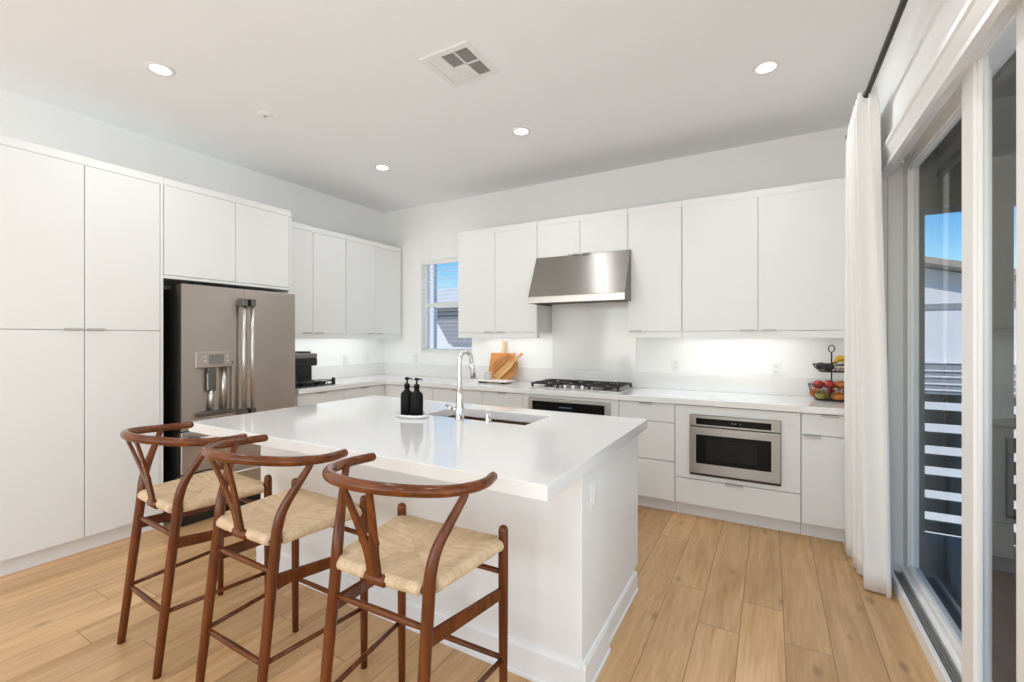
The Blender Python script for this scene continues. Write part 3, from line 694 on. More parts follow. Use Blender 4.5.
op = MB().bbox(PX1, PX1 + .006, 1.735, 1.812, .685, .80, .003).build('outlet_plate', M_TRAY, isl)
MB().bbox(PX1 + .005, PX1 + .0085, 1.757, 1.790, .707, .778, .001).build('outlet_face', M_TRIM, op)

# sink
sk = thing('sink', 'stainless steel undermount sink set into the island top', 'sink', (-1.5, 2.28, .66))
d = .21; e = .008
m = MB().box(SX0 - e, SX1 + e, SY0 - e, SY1 + e, zt0 - d - .003, zt0 - d).box(SX0 - e - .003, SX0 - e, SY0 - e, SY1 + e, zt0 - d, zt0 - .001).box(SX1 + e, SX1 + e + .003, SY0 - e, SY1 + e, zt0 - d, zt0 - .001)
m.box(SX0 - e, SX1 + e, SY0 - e - .003, SY0 - e, zt0 - d, zt0 - .001).box(SX0 - e, SX1 + e, SY1 + e, SY1 + e + .003, zt0 - d, zt0 - .001)
m.build('basin', mat('sink_steel', (.50, .35, .27), .3, 1, bump=((3, 3, 200), .06, .001), var=((7, 7, 2), .12)), sk)
MB().lathe([(.045, 0), (.045, .004), (.03, .005), (.028, .001), (0, .001)], 24, (-1.49, 2.30, zt0 - d)).build('drain', M_CHROME, sk)

# faucet
fa = thing('kitchen_faucet', 'tall chrome gooseneck faucet standing by the island sink', 'faucet', (-1.53, 2.085, .915))
bx, by = -1.53, 2.088
MB().lathe([(.029, .9155), (.029, .921), (.025, .926), (.0235, .99), (.0175, 1.06), (.0135, 1.10), (0, 1.10)], 28, (bx, by, 0)).build('base', M_CHROME, fa)
arc = [(bx, by, 1.05), (bx, by, 1.20)] + [(bx + .008 * (1 - math.cos(a)), by + .048 * (1 - math.cos(a)), 1.245 + .055 * math.sin(a)) for a in [PI * i / 14 for i in range(0, 14)]]
arc += [(bx + .016, by + .097, 1.235)]
MB().tube(smooth(arc, 3), .0125, 20).build('neck', M_CHROME, fa)
MB().tube([(bx + .0162, by + .0965, 1.240), (bx + .017, by + .099, 1.215), (bx + .020, by + .106, 1.145)], [.0135, .0165, .0175], 20).build('spray_head', M_CHROME, fa)
MB().tube([(bx, by, .975), (bx - .045, by - .01, .978)], .0125, 16).tube([(bx - .045, by - .01, .978), (bx - .105, by + .01, .990)], [.012, .0075], 16).build('handle', M_CHROME, fa)
so_ = thing('air_switch', 'small chrome button post standing beside the faucet', 'sink button', (-1.345, 2.10, .915))
MB().lathe([(.020, .9155), (.020, .919), (.0165, .922), (.0165, .966), (.0145, .970), (0, .970)], 24, (-1.345, 2.10, 0)).build('post', M_CHROME, so_)
MB().lathe([(.011, .970), (.011, .974), (0, .975)], 20, (-1.345, 2.10, 0)).build('button', M_STEEL_L, so_)

# soap bottles on tray
trx, try_ = -1.835, 2.03
ty = MB(); n = 40
prof = [(0, .916), (.078, .916), (.096, .920), (.100, .930), (.099, .936), (.094, .936), (.090, .928), (.0, .926)]
vs = []
ty.lathe(prof, 40, (0, 0, 0))
ty.v = [(trx + x * 1.15, try_ + y * .70, z) for (x, y, z) in ty.v]
tag(ty.build('soap_tray', M_TRAY, None), 'oval white tray holding the two black soap bottles', 'tray')
for k, (dx, dy) in enumerate(((-.040, .004), (.039, .0))):
    s_ = thing('soap_bottle', ['matte black soap pump bottle on the white tray, farther from the faucet', 'matte black soap pump bottle on the white tray, closer to the faucet'][k], 'bottle', (trx + dx, try_ + dy, .926), 'black soap bottles')
    c0 = (trx + dx, try_ + dy, .9262)
    MB().lathe([(.034, 0), (.0375, .003), (.0375, .112), (.034, .128), (.020, .142), (.0145, .148), (.0145, .158), (0, .158)], 32, c0).build('body', M_BLACKMAT, s_)
    MB().lathe([(.0165, .158), (.0165, .180), (.013, .183), (.006, .185), (.005, .205), (.013, .207), (.0135, .217), (.009, .221), (0, .221)], 24, c0).build('pump_collar', M_BLACKMAT, s_)
    MB().tube([(c0[0], c0[1], .926 + .212), (c0[0] + .026, c0[1] + .008, .926 + .214), (c0[0] + .034, c0[1] + .011, .926 + .206)], [.005, .004, .0035], 10).build('spout', M_BLACKMAT, s_)

# ------------------------------------------------------------------ counter objects at the back
bx0 = -2.705
def board_t(name, lab, mb, m, loc, rot):
    o = mb.build(name, m, None); o.matrix_world = Matrix.Translation(loc) @ rot; tag(o, lab, 'cutting board', 'cutting boards leaning on the splashback'); return o
lean = Matrix.Rotation(math.radians(-13), 4, 'X')
# square board: local x width, z height, thickness y
sq = thing('cutting_board', 'square brown cutting board with a pale upright handle, leaning on the splashback', 'cutting board', (-2.535, 4.165, .922), 'wooden cutting boards leaning on the splashback')
o = MB().bbox(-.15, .15, 0, .018, 0, .31, .008, 3).build('board', M_BOARD1, None); o.parent = sq
o = MB().prism([(-.028, .305), (.028, .305), (.018, .33), (.017, .40), (.022, .425), (.012, .44), (-.012, .44), (-.022, .425), (-.017, .40), (-.018, .33)], 'y', .002, .016).build('handle', M_PALEWOOD, None); o.parent = sq
sq.rotation_euler = (math.radians(-16), 0, 0)
def circ(cx_, cz, r, a0, a1, n): return [(cx_ + r * math.cos(a0 + (a1 - a0) * i / n), cz + r * math.sin(a0 + (a1 - a0) * i / n)) for i in range(n + 1)]
rd = thing('cutting_board', 'round dark acacia cutting board leaning in front of the square board', 'cutting board', (-2.455, 4.125, .921), 'wooden cutting boards leaning on the splashback')
R_ = .150
o = MB().prism(circ(0, R_, R_, 0, 2 * PI, 44)[:-1], 'y', 0, .014).build('board', M_BOARD2, None); o.parent = rd
rd.rotation_euler = (math.radians(-15), 0, 0)
pd = thing('cutting_board', 'long narrow pale cutting board laid diagonally over the round one, handle up', 'cutting board', (-2.445, 4.105, .921), 'wooden cutting boards leaning on the splashback')
a = math.radians(44); dx, dz = math.cos(a), math.sin(a)
def hp(t_, s): return (-.10 + dx * t_ - dz * s, .035 + dz * t_ + dx * s)
pts = [hp(0, -.036), hp(.01, -.040), hp(.215, -.040), hp(.24, -.030), hp(.262, -.014), hp(.35, -.011), hp(.38, -.016), hp(.398, -.009), hp(.398, .009), hp(.38, .016), hp(.35, .011), hp(.262, .014), hp(.24, .030), hp(.215, .040), hp(.01, .040), hp(0, .036)]
o = MB().prism(pts, 'y', 0, .012).build('paddle', M_BOARD3, None); o.parent = pd
pd.rotation_euler = (math.radians(-15), 0, 0)
sb = thing('serving_slab', 'white marble serving slab lying flat in front of the cutting boards', 'serving board', (-2.5, 4.0, .916))
MB().bbox(-2.66, -2.30, 3.93, 4.10, .930, .944, .004).build('slab', M_TRAY, sb)
for xx in (-2.63, -2.35): MB().bbox(xx - .02, xx + .02, 3.945, 4.085, .9155, .9302, .003).build('foot', M_BLACKMAT, sb)
jr = thing('glass_jar', 'small pale jar with a grey lid standing on the marble serving slab', 'jar', (-2.575, 4.02, .944))
MB().lathe([(.034, .9445), (.039, .948), (.039, .999), (.036, 1.003), (0, 1.003)], 28, (-2.575, 4.02, 0)).build('body', M_JAR, jr)
MB().lathe([(.040, 1.003), (.040, 1.018), (.036, 1.022), (0, 1.022)], 28, (-2.575, 4.02, 0)).build('lid', M_STEEL_L, jr)

# coffee machine
cm = thing('coffee_machine', 'black coffee machine with grey top beside the refrigerator', 'coffee machine', (-4.08, 2.93, .915))
MB().bbox(-4.30, -4.02, 2.82, 2.985, .9155, 1.10, .012, 3).bbox(-4.30, -3.98, 2.815, 2.99, .9155, .96, .01, 3).build('body', M_BLACK, cm)
MB().bbox(-4.31, -4.0, 2.79, 3.035, 1.10, 1.175, .015, 3).build('brew_head', M_BLACK, cm)
MB().bbox(-4.31, -4.0, 2.792, 3.033, 1.175, 1.225, .012, 3).build('top_cover', M_GREYP, cm)
MB().bbox(-4.22, -4.06, 2.87, 3.0, 1.225, 1.245, .006, 3).build('lever', M_BLACK, cm)
MB().bbox(-4.30, -4.18, 2.99, 3.10, .93, 1.19, .012, 3).build('water_tank', M_CLEAR, cm)
cd = thing('pod_drawer', 'low black wire drawer of coffee pods beneath and beside the coffee machine', 'pod holder', (-3.93, 2.98, .915))
m = MB()
m.box(-4.0, -3.80, 2.68, 3.08, .9155, .920)
for x in (-3.995, -3.805): m.tube([(x, 2.68, .955), (x, 3.08, .955)], .004, 8).tube([(x, 2.68, .925), (x, 3.08, .925)], .003, 8)
for y in (2.685, 3.075): m.tube([(-3.995, y, .955), (-3.805, y, .955)], .004, 8)
for y in [2.685 + i * .039 for i in range(11)]: m.tube([(-3.805, y, .917), (-3.805, y, .955)], .0022, 6)
m.build('tray', M_BLACK, cd)
MB().bbox(-3.82, -3.795, 3.055, 3.085, .9155, .985, .004).build('corner_post', M_BLACK, cd)
for k in range(8):
    mm = [M_BLACK, M_GREYP, mat('pod_foil', (.35, .12, .07), .3, .7, var=((30, 30, 30), .1)), M_STEEL_D][k % 4]
    x, y = -3.86 - (k % 2) * .075, 2.74 + (k // 2) * .085
    o = MB().lathe([(.014, 0), (.024, .030), (.026, .033), (0, .034)], 18, (x, y, .9205)).build('coffee_pod', mm, None)
    tag(o, 'small foil coffee pod lying in the black wire drawer', 'coffee pod', 'coffee pods in the wire drawer')

# outlets
def outlet_y(x, z, lab, y=YB):
    o = thing('wall_outlet', lab, 'outlet', (x, y, z))
    pl = MB().bbox(x - .036, x + .036, y - .007, y - .0002, z - .058, z + .058, .003).build('plate', M_TRIM, o)
    m = MB()
    for dz in (-.022, .022):
        m.bbox(x - .017, x + .017, y - .0095, y - .006, z + dz - .015, z + dz + .015, .002)
    fc = m.build('socket', M_TRAY, o)
    m = MB()
    for dz in (-.022, .022):
        m.box(x - .009, x - .006, y - .0098, y - .0093, z + dz - .004, z + dz + .008).box(x + .006, x + .009, y - .0098, y - .0093, z + dz - .004, z + dz + .008).box(x - .002, x + .002, y - .0098, y - .0093, z + dz - .011, z + dz - .007)
    m.build('slots', M_SHADOW, fc)
outlet_y(-.748, 1.135, 'white double outlet on the back wall just beside the cooktop panel')
outlet_y(.043, 1.126, 'white double outlet on the back wall nearer the fruit basket')
outlet_y(-3.84, 1.13, 'white outlet on the back wall just beside the window')
def outlet_x(y, z, lab, rocker):
    o = thing('wall_switch' if rocker else 'wall_outlet', lab, 'switch' if rocker else 'outlet', (XL, y, z))
    MB().bbox(XL + .0002, XL + .007, y - .036, y + .036, z - .058, z + .058, .003).build('plate', M_TRIM, o)
    MB().bbox(XL + .006, XL + .0100, y - .017, y + .017, z - .034, z + .034, .002).build('rocker' if rocker else 'socket', M_TRAY, o)
outlet_x(3.693, 1.12, 'white outlet on the left wall between coffee machine and corner', False)
outlet_x(4.023, 1.13, 'white switch on the left wall close to the room corner', True)

# ------------------------------------------------------------------ fruit basket and fruit
FBX, FBY = .400, 4.13
fb = thing('fruit_basket', 'two-tier black wire fruit basket on the counter by the curtain', 'basket', (FBX, FBY, .915))
def circle(r, z, n=32): return [(FBX + r * math.cos(2 * PI * i / n), FBY + r * math.sin(2 * PI * i / n), z) for i in range(n)]
def tier(r0, r1, z0, z1, spokes):
    m = MB().tube(circle(r1, z1), .0035, 8, closed=True).tube(circle(r0, z0), .0035, 8, closed=True)
    m.tube(circle((r0 + r1) / 2 + .008, (z0 + z1) / 2), .002, 6, closed=True)
    for i in range(spokes):
        a = 2 * PI * i / spokes; ca, sa = math.cos(a), math.sin(a)
        m.tube([(FBX, FBY, z0), (FBX + r0 * ca, FBY + r0 * sa, z0), (FBX + ((r0 + r1) / 2 + .008) * ca, FBY + ((r0 + r1) / 2 + .008) * sa, (z0 + z1) / 2), (FBX + r1 * ca, FBY + r1 * sa, z1)], .0018, 6)
    return m
tier(.105, .147, .922, 1.030, 28).build('lower_tier', M_IRON, fb)
tier(.075, .118, 1.130, 1.182, 22).build('upper_tier', M_IRON, fb)
MB().tube([(FBX, FBY, .918), (FBX, FBY, 1.275)], .005, 10).build('pole', M_IRON, fb)
MB().tube([(FBX + .019 * math.cos(a), FBY, 1.300 + .026 * math.sin(a)) for a in [2 * PI * i / 24 for i in range(24)]], .0035, 8, closed=True).build('ring_handle', M_IRON, fb)
def apple(c, r, m, name, lab, cat, grp, squash=.9):
    t_ = thing(name, lab, cat, c, grp)
    prof = []
    for i in range(17):
        th = PI * i / 16; rr = r * math.sin(th) * (1 + .06 * math.cos(th)); zz = -r * squash * math.cos(th)
        if i > 12: zz -= r * .16 * ((i - 12) / 4) ** 2
        prof.append((max(rr, 0.00001), zz))
    MB().lathe(prof, 24, c).build('flesh', m, t_)
    MB().tube([(c[0], c[1], c[2] + r * squash * .80), (c[0] + .003, c[1], c[2] + r * squash * 1.08)], .0015, 6).build('stem', M_IRON, t_)
def low(dx, dy, z): return (FBX + dx, FBY + dy, z)
apple(low(-.085, -.052, 1.034), .036, M_APPLE, 'apple', 'red apple on top at the rim of the lower basket tier', 'apple', 'fruit in the lower tier')
apple(low(-.020, -.070, 1.038), .037, M_APPLE, 'apple', 'shiny red apple on top in front of the basket pole', 'apple', 'fruit in the lower tier')
apple(low(.098, .0, .963), .036, M_APPLE, 'apple', 'red apple half hidden by the curtain in the lower tier', 'apple', 'fruit in the lower tier')
apple(low(-.105, .005, .965), .035, M_ORANGE, 'orange', 'orange fruit at the outer edge of the lower basket tier', 'fruit', 'fruit in the lower tier', .96)
def mango(c, m, lab, rz=0, grp='fruit in the lower tier', name='mango', s=1):
    o = MB().ball((0, 0, 0), .046 * s, .035 * s, .033 * s).build(name, m, None)
    for v in o.data.vertices: v.co.z += .12 * v.co.x * (1 - abs(v.co.x) / .06)
    o.location = c; o.rotation_euler = (0, .1, rz); tag(o, lab, 'mango' if name == 'mango' else 'avocado', grp); return o
mango(low(-.066, -.070, .958), M_MANGO, 'green mango low at the front of the basket, below the apples', .5)
mango(low(.030, -.094, .958), M_MANGOR, 'green and red mango low in the middle of the basket', -.2)
mango(low(.055, -.045, 1.034), M_MANGOR, 'blushed mango lying on top beside the basket pole', .4)
apple(low(.0, .075, .963), .035, M_APPLE, 'apple', 'red apple at the back of the lower tier against the wall', 'apple', 'fruit in the lower tier')
mango(low(-.066, .002, 1.168), M_AVO, 'dark avocado at the outer rim of the upper basket tier', 1.0, 'fruit in the upper tier', 'avocado', .85)
mango(low(-.026, -.066, 1.166), M_AVO, 'dark avocado in front of the pole in the upper basket tier', .2, 'fruit in the upper tier', 'avocado', .85)
apple(low(.030, -.068, 1.158), .022, M_GARLIC, 'garlic_bulb', 'pale garlic bulb in the upper tier next to the avocado', 'garlic', 'fruit in the upper tier')
apple(low(.068, -.045, 1.158), .022, M_GARLIC, 'garlic_bulb', 'pale garlic bulb in the upper tier under the banana tip', 'garlic', 'fruit in the upper tier')
for k in range(2):
    bn = thing('banana', ['yellow banana arching over the front of the upper basket tier', 'yellow banana lying behind the other in the upper tier'][k], 'banana', low(.03, 0, 1.15), 'bananas in the upper tier')
    y_ = FBY - .015 + k * .034
    ps = [(FBX + .012 + .095 * t_, y_ + .004 * t_, 1.182 + .052 * math.sin(PI * (t_ * .85 + .10)) - .012 * k) for t_ in [i / 10 for i in range(11)]]
    MB().tube(ps, [.005, .012, .0155, .017, .0175, .0175, .017, .016, .013, .008, .004], 12).build('fruit', M_BANANA, bn)
    MB().tube([ps[0], (ps[0][0] - .010, y_, ps[0][2] - .006)], .004, 8).build('stem', M_AVO, bn)

# ------------------------------------------------------------------ ceiling fittings
def downlight(x, y, lab):
    o = thing('recessed_downlight', lab, 'ceiling light', (x, y, ZC), 'recessed ceiling downlights')
    MB().lathe([(.052, -.001), (.052, -.006), (.062, -.008), (.074, -.005), (.076, -.0005)], 40, (x, y, ZC)).build('trim_ring', M_TRIM, o)
    MB().lathe([(0, -.0055), (.052, -.0055), (.052, -.003), (0, -.003)], 40, (x, y, ZC)).build('lens', M_LAMP, o)
    l = area('lamp', (x, y, ZC - .012), (0, 0, -1), .12, .12, DOWNLIGHT_POWER, (.92, .96, 1), 'DISK'); l.data.spread = math.radians(170); l.parent = o; l.location = (0, 0, -.012); l.rotation_euler = (0, 0, 0)
for x, y, lab in ((-3.21, 1.334, 'round white downlight in the ceiling near the pantry cabinet'), (-3.215, 3.15, 'round downlight in the far ceiling corner beyond the smoke detector'),
                  (-1.704, 3.14, 'round downlight in the ceiling beyond the air vent, before the hood'), (-.021, 3.126, 'round downlight in the ceiling nearest the curtain rod'),
                  (-1.70, 1.33, 'downlight in the ceiling above the island seating edge'), (-.02, 1.0, 'downlight in the ceiling close to the sliding door'),
                  (-3.2, -.6, 'downlight above the living area beside the left wall'), (-1.7, -.6, 'downlight above the middle of the living area'), (-.1, -.9, 'downlight above the living area by the slider')):
    downlight(x, y, lab)
sd = thing('smoke_detector', 'small round white detector plate flush on the ceiling', 'smoke detector', (-3.194, 1.98, ZC))
MB().lathe([(.048, 0), (.048, -.006), (.042, -.012), (.020, -.016), (0, -.016)], 32, (-3.194, 1.98, ZC)).build('cover', M_TRIM, sd)
MB().lathe([(.0, -.019), (.008, -.019), (.010, -.0155)], 16, (-3.194, 1.98, ZC)).build('sensor', M_GREYP, sd)
# vent
av = thing('air_vent', 'square white ceiling air vent with six louvred sections', 'air vent', (-1.61, 2.21, ZC))
VX0, VX1, VY0, VY1 = -1.785, -1.435, 2.035, 2.375
m = MB(); b_ = .038; zf = ZC - .008
ring([(VX0, VY0), (VX1, VY0), (VX1, VY1), (VX0, VY1)], [(VX0 + b_, VY0 + b_), (VX1 - b_, VY0 + b_), (VX1 - b_, VY1 - b_), (VX0 + b_, VY1 - b_)], zf, ZC - .0005, m)
ix0, ix1, iy0, iy1 = VX0 + b_, VX1 - b_, VY0 + b_, VY1 - b_
cw = (ix1 - ix0) / 3; chh = (iy1 - iy0) / 2
for k in (1, 2): m.box(ix0 + k * cw - .004, ix0 + k * cw + .004, iy0, iy1, zf, ZC - .0005)
m.box(ix0, ix1, iy0 + chh - .004, iy0 + chh + .004, zf, ZC - .0005)
m.build('frame', M_TRIM, av)
MB().box(ix0 - .001, ix1 + .001, iy0 - .001, iy1 + .001, ZC - .0009, ZC - .0004).build('duct_shade', M_SHADOW, av)  # flat grey sheet, painted in place of the dark inside the duct
for i in range(3):
    for j in range(2):
        m = MB(); xa, xb = ix0 + i * cw + .004, ix0 + (i + 1) * cw - .004; ya, yb = iy0 + j * chh + .004, iy0 + (j + 1) * chh - .004
        dark = (i, j) in ((1, 0), (2, 0), (2, 1)); n_ = 11
        if i < 2 or True:
            st = (yb - ya) / n_
            for k in range(n_):
                y = ya + k * st
                if dark: m.prism([(y, zf + .0005), (y + .0012, zf + .0005), (y + st * .62 + .0012, ZC - .001), (y + st * .62, ZC - .001)], 'x', xa, xb)
                else: m.prism([(y + st * .80, zf + .0005), (y + st * .80 + .0012, zf + .0005), (y + .0012, ZC - .001), (y, ZC - .001)], 'x', xa, xb)
        m.build('louver_section', M_TRIM, av)

# under cabinet strips
def strip(lab, x0, x1, y0, y1, z):
    o = thing('under_cabinet_light', lab, 'light strip', ((x0 + x1) / 2, (y0 + y1) / 2, z))
    MB().bbox(x0, x1, y0, y1, z - .010, z - .0005, .002).build('housing', M_TRIM, o)
    MB().box(x0 + .003, x1 - .003, y0 + .003, y1 - .003, z - .0125, z - .0102).build('diffuser', M_STRIP, o)
    L_ = max(x1 - x0, y1 - y0)
    l = area('lamp', (0, 0, 0), (0, 0, -1), x1 - x0 - .01, y1 - y0 - .006, STRIP_POWER * L_, (1, 1, 1)); l.parent = o; l.location = (0, 0, -.015); l.rotation_euler = (0, 0, 0)
strip('bright light strip under the wall cabinets on the left wall', -4.17, -4.13, 2.66, 3.95, UZ0)
strip('bright light strip under the wall cabinet above the cutting boards', -2.80, -2.02, 4.10, 4.14, 1.435)
strip('bright light strip under the wide wall cabinet above the microwave', -.72, .20, 4.10, 4.14, 1.435)

# ------------------------------------------------------------------ counter stools
def stool(lab):
    s = thing('counter_stool', lab, 'stool', (0, 0, 0), 'wishbone counter stools at the island')
    wf, zt = .232, .72
    def back(z, sd_): t_ = z / .6; return (sd_ * (.194 - .005 * t_), -(.434 - .068 * t_), z)
    for sd_ in (-1, 1):
        pts = [(sd_ * wf, 0, 0), (sd_ * wf, 0, .25), (sd_ * wf, 0, .55), (sd_ * wf, 0, .700), (sd_ * wf, 0, .708), (sd_ * wf, 0, .715), (sd_ * wf, 0, .719), (sd_ * wf, 0, .720)]
        MB().tube(pts, [.0135, .0158, .0178, .0175, .0165, .0135, .008, .002], 20).build('leg', M_STOOL, s)
        ctrl = [back(0, sd_), back(.2, sd_), back(.45, sd_), back(.62, sd_), (sd_ * .190, -.356, .70), (sd_ * .200, -.338, .77), (sd_ * .224, -.305, .84), (sd_ * .246, -.275, .90), (sd_ * .254, -.258, .938)]
        sp = smooth(ctrl, 6); rr = []
        for p_ in sp:
            z = p_.z; rr.append(.0150 + .0035 * min(1, z / .45) if z < .72 else max(.0118, .0185 - .032 * (z - .72)))
        MB().tube(sp, rr, 20).build('leg', M_STOOL, s)
        # side stretchers: wide flat one and a round lower one
        a = Vector((sd_ * wf, 0, .488)); b = Vector(back(.520, sd_)); 
        d_ = (b - a).normalized(); m = MB(); hw, hh = .008, .022
        sx_ = Vector((1, 0, 0)); uz = d_.cross(sx_).normalized(); 
        if uz.z < 0: uz = -uz
        vs = []
        for p_, k_ in ((a, .85), (b, 1.0)):
            for (u_, v_) in ((-1, -1), (1, -1), (1, .75), (.5, 1), (-.5, 1), (-1, .75)): vs.append(p_ + sx_ * (u_ * hw) + uz * (v_ * hh * k_))
        m.add(vs, [tuple(range(6)), tuple(range(11, 5, -1))] + [(i, i + 6, (i + 1) % 6 + 6, (i + 1) % 6) for i in range(6)]).build('stretcher', M_STOOL, s)
        MB().tube([(sd_ * wf, 0, .252), back(.248, sd_)], .0088, 14).build('stretcher', M_STOOL, s)
    def rung(a, b, r0, r1, m=M_STOOLX):
        a, b = Vector(a), Vector(b); MB().tube([a + (b - a) * t_ for t_ in (0, .2, .5, .8, 1)], [r0, (r0 + r1) / 2, r1, (r0 + r1) / 2, r0], 14).build('stretcher', m, s)
    rung(back(.552, -1), back(.552, 1), .0085, .0115); rung(back(.248, -1), back(.248, 1), .0085, .0115)
    rung((-wf, 0, .555), (wf, 0, .555), .009, .0105); rung((-wf, 0, .252), (wf, 0, .252), .009, .0105)
    # steam-bent top rail
    ctrl = [(-.263, -.124, .930), (-.276, -.195, .931), (-.265, -.275, .936), (-.222, -.360, .945), (-.128, -.435, .957), (0, -.466, .962), (.128, -.435, .957), (.222, -.360, .945), (.265, -.275, .936), (.276, -.195, .931), (.263, -.124, .930)]
    sp = smooth(ctrl, 8); n_ = len(sp); rr = [.0158 + .0022 * math.sin(PI * i / (n_ - 1)) for i in range(n_)]
    e0 = (sp[0] - sp[1]).normalized(); e1 = (sp[-1] - sp[-2]).normalized()
    sp = [sp[0] + e0 * .009, sp[0] + e0 * .007, sp[0] + e0 * .003] + sp + [sp[-1] + e1 * .003, sp[-1] + e1 * .007, sp[-1] + e1 * .009]
    rr = [.004, .010, .0138] + rr + [.0138, .010, .004]
    MB().tube(sp, rr, 22).build('top_rail', M_STOOLX, s)
    # Y splat: one flat bent piece forking in two prongs
    def spl(t_): return (-.384 - .078 * max(0, t_) ** 1.3, .665 + .295 * t_)   # y, z
    outl = []; NT = 14
    m = MB(); th_ = .0055
    def strip_(fx0, fx1, t0, t1, n__=10):
        vs = []
        for i in range(n__ + 1):
            t_ = t0 + (t1 - t0) * i / n__; y, z = spl(t_)
            for (x, dy) in ((fx0(t_), -th_), (fx1(t_), -th_), (fx1(t_), th_), (fx0(t_), th_)): vs.append((x, y + dy, z + dy * .25))
        fs = []
        for i in range(n__):
            for j in range(4): fs.append((i * 4 + j, i * 4 + (j + 1) % 4, (i + 1) * 4 + (j + 1) % 4, (i + 1) * 4 + j))
        fs += [(0, 3, 2, 1), tuple(n__ * 4 + j for j in range(4))]
        m.add(vs, fs)
    tf = .36
    wout = lambda t_: .027 + .003 * t_ if t_ < tf * .6 else .027 + .003 * tf + (.068 - .030) * (max(0, t_ - tf * .6) / (1 - tf * .6)) ** 1.05
    strip_(lambda t_: -wout(t_), lambda t_: wout(t_), -.02, tf)
    inn = lambda t_: max(.0, (t_ - tf) / (1 - tf)) ** .92 * .044
    strip_(lambda t_: -wout(t_), lambda t_: -inn(t_), tf, 1.0); strip_(lambda t_: inn(t_), lambda t_: wout(t_), tf, 1.0)
    o = m.build('back_splat', M_STOOL, s); bv = o.modifiers.new('edge', 'BEVEL'); bv.width = .003; bv.segments = 3; bv.limit_method = 'ANGLE'
    # back rail wood block where the splat enters
    MB().tube([(-.040, -.372, .652), (-.036, -.374, .652), (.036, -.374, .652), (.040, -.372, .652)], [.013, .0195, .0195, .013], 20).build('splat_block', M_STOOLX, s)
    # seat frame rails
    fr_ = MB()
    for a, b in (((-wf, 0), (wf, 0)), ((-.189, -.366), (.189, -.366)), ((-wf, 0), (-.189, -.366)), ((wf, 0), (.189, -.366))):
        fr_.tube([(a[0], a[1], .655), (b[0], b[1], .655)], .009, 10)
    fr_.build('seat_frame', M_STOOL, s)
    # woven paper cord seat: cords run to the rails in four triangles, turning at the diagonals
    r0 = .0165; ext = .14
    vs = []
    def P_(u, v):
        # u,v in [-1,1]: v=1 front, v=-1 back
        uc, vc = max(-1, min(1, u)), max(-1, min(1, v)); cc = max(0, abs(uc) - .86) / .14 * max(0, abs(vc) - .86) / .14; yy = -.366 * (1 - vc) / 2; hwid = (wf + (.189 - wf) * (1 - vc) / 2)
        x, y = uc * (hwid - .016 * cc), yy + .018 * cc * (-1 if vc > 0 else 1)
        ax = max(0, (abs(u) - 1)) / ext * 2.7; ay = max(0, (abs(v) - 1)) / ext * 2.7
        rk = 1 - .75 * cc
        z = r0 * min(math.cos(ax), math.cos(ay))
        x += math.copysign(rk * r0 * math.sin(min(ax, 2.7)), u) if ax else 0; y += math.copysign(rk * r0 * math.sin(min(ay, 2.7)), v) if ay else 0
        sag = .017 * (1 - uc * uc) * (1 - vc * vc)
        rise = .004 * (abs(uc) ** 4)
        px, py = uc * .22, vc * .183
        fb_ = abs(vc) * 1.0 > abs(uc)       # front/back triangle
        coord = (x if fb_ else y)
        cord = abs(math.sin(PI * coord / .0078))
        diag = abs(abs(uc) - abs(vc)); seam = -.0035 * math.exp(-(diag / .035) ** 2) if max(ax, ay) == 0 else 0
        amp = .0034
        z2 = .655 + z - sag + rise + seam
        n_off = cord * amp
        if ax > 0 and ay == 0: x += math.copysign(n_off * math.sin(ax), u); z2 += n_off * math.cos(ax)
        elif ay > 0 and ax == 0: y += math.copysign(n_off * math.sin(ay), v); z2 += n_off * math.cos(ay)
        else: z2 += n_off
        return (x, y, z2)
    NU = 300
    us = [-1 - ext + (2 + 2 * ext) * i / NU for i in range(NU + 1)]
    for v in us:
        for u in us: vs.append(P_(u, v))
    fs = [(j * (NU + 1) + i, j * (NU + 1) + i + 1, (j + 1) * (NU + 1) + i + 1, (j + 1) * (NU + 1) + i) for j in range(NU) for i in range(NU)]
    # underside
    m = MB().add(vs, fs, True)
    MB_ = MB().add([(-.215, -.01, .642), (.215, -.01, .642), (.178, -.352, .642), (-.178, -.352, .642), (-.215, -.01, .648), (.215, -.01, .648), (.178, -.352, .648), (-.178, -.352, .648)], [(0, 3, 2, 1), (4, 5, 6, 7), (0, 1, 5, 4), (1, 2, 6, 5), (2, 3, 7, 6), (3, 0, 4, 7)])
    m.add(MB_.v, MB_.f)
    m.build('woven_seat', M_CORD, s)
    return s
s1 = stool('walnut wishbone counter stool nearest the refrigerator, woven cord seat')
def copy_thing(root, lab):
    r = root.copy(); C.objects.link(r); r['label'] = lab
    for ch in list(root.children):
        c_ = ch.copy(); C.objects.link(c_); c_.parent = r
    return r
s2 = copy_thing(s1, 'walnut wishbone counter stool in the middle of the row of three')
s3 = copy_thing(s1, 'walnut wishbone counter stool at the end of the island nearest the sliding door')
for s_, (x, y, a) in zip((s1, s2, s3), ((-2.338, 1.333, -.055), (-1.711, 1.349, -.013), (-1.049, 1.367, .031))):
    s_.location = (x, y, 0); s_.rotation_euler = (0, 0, a)

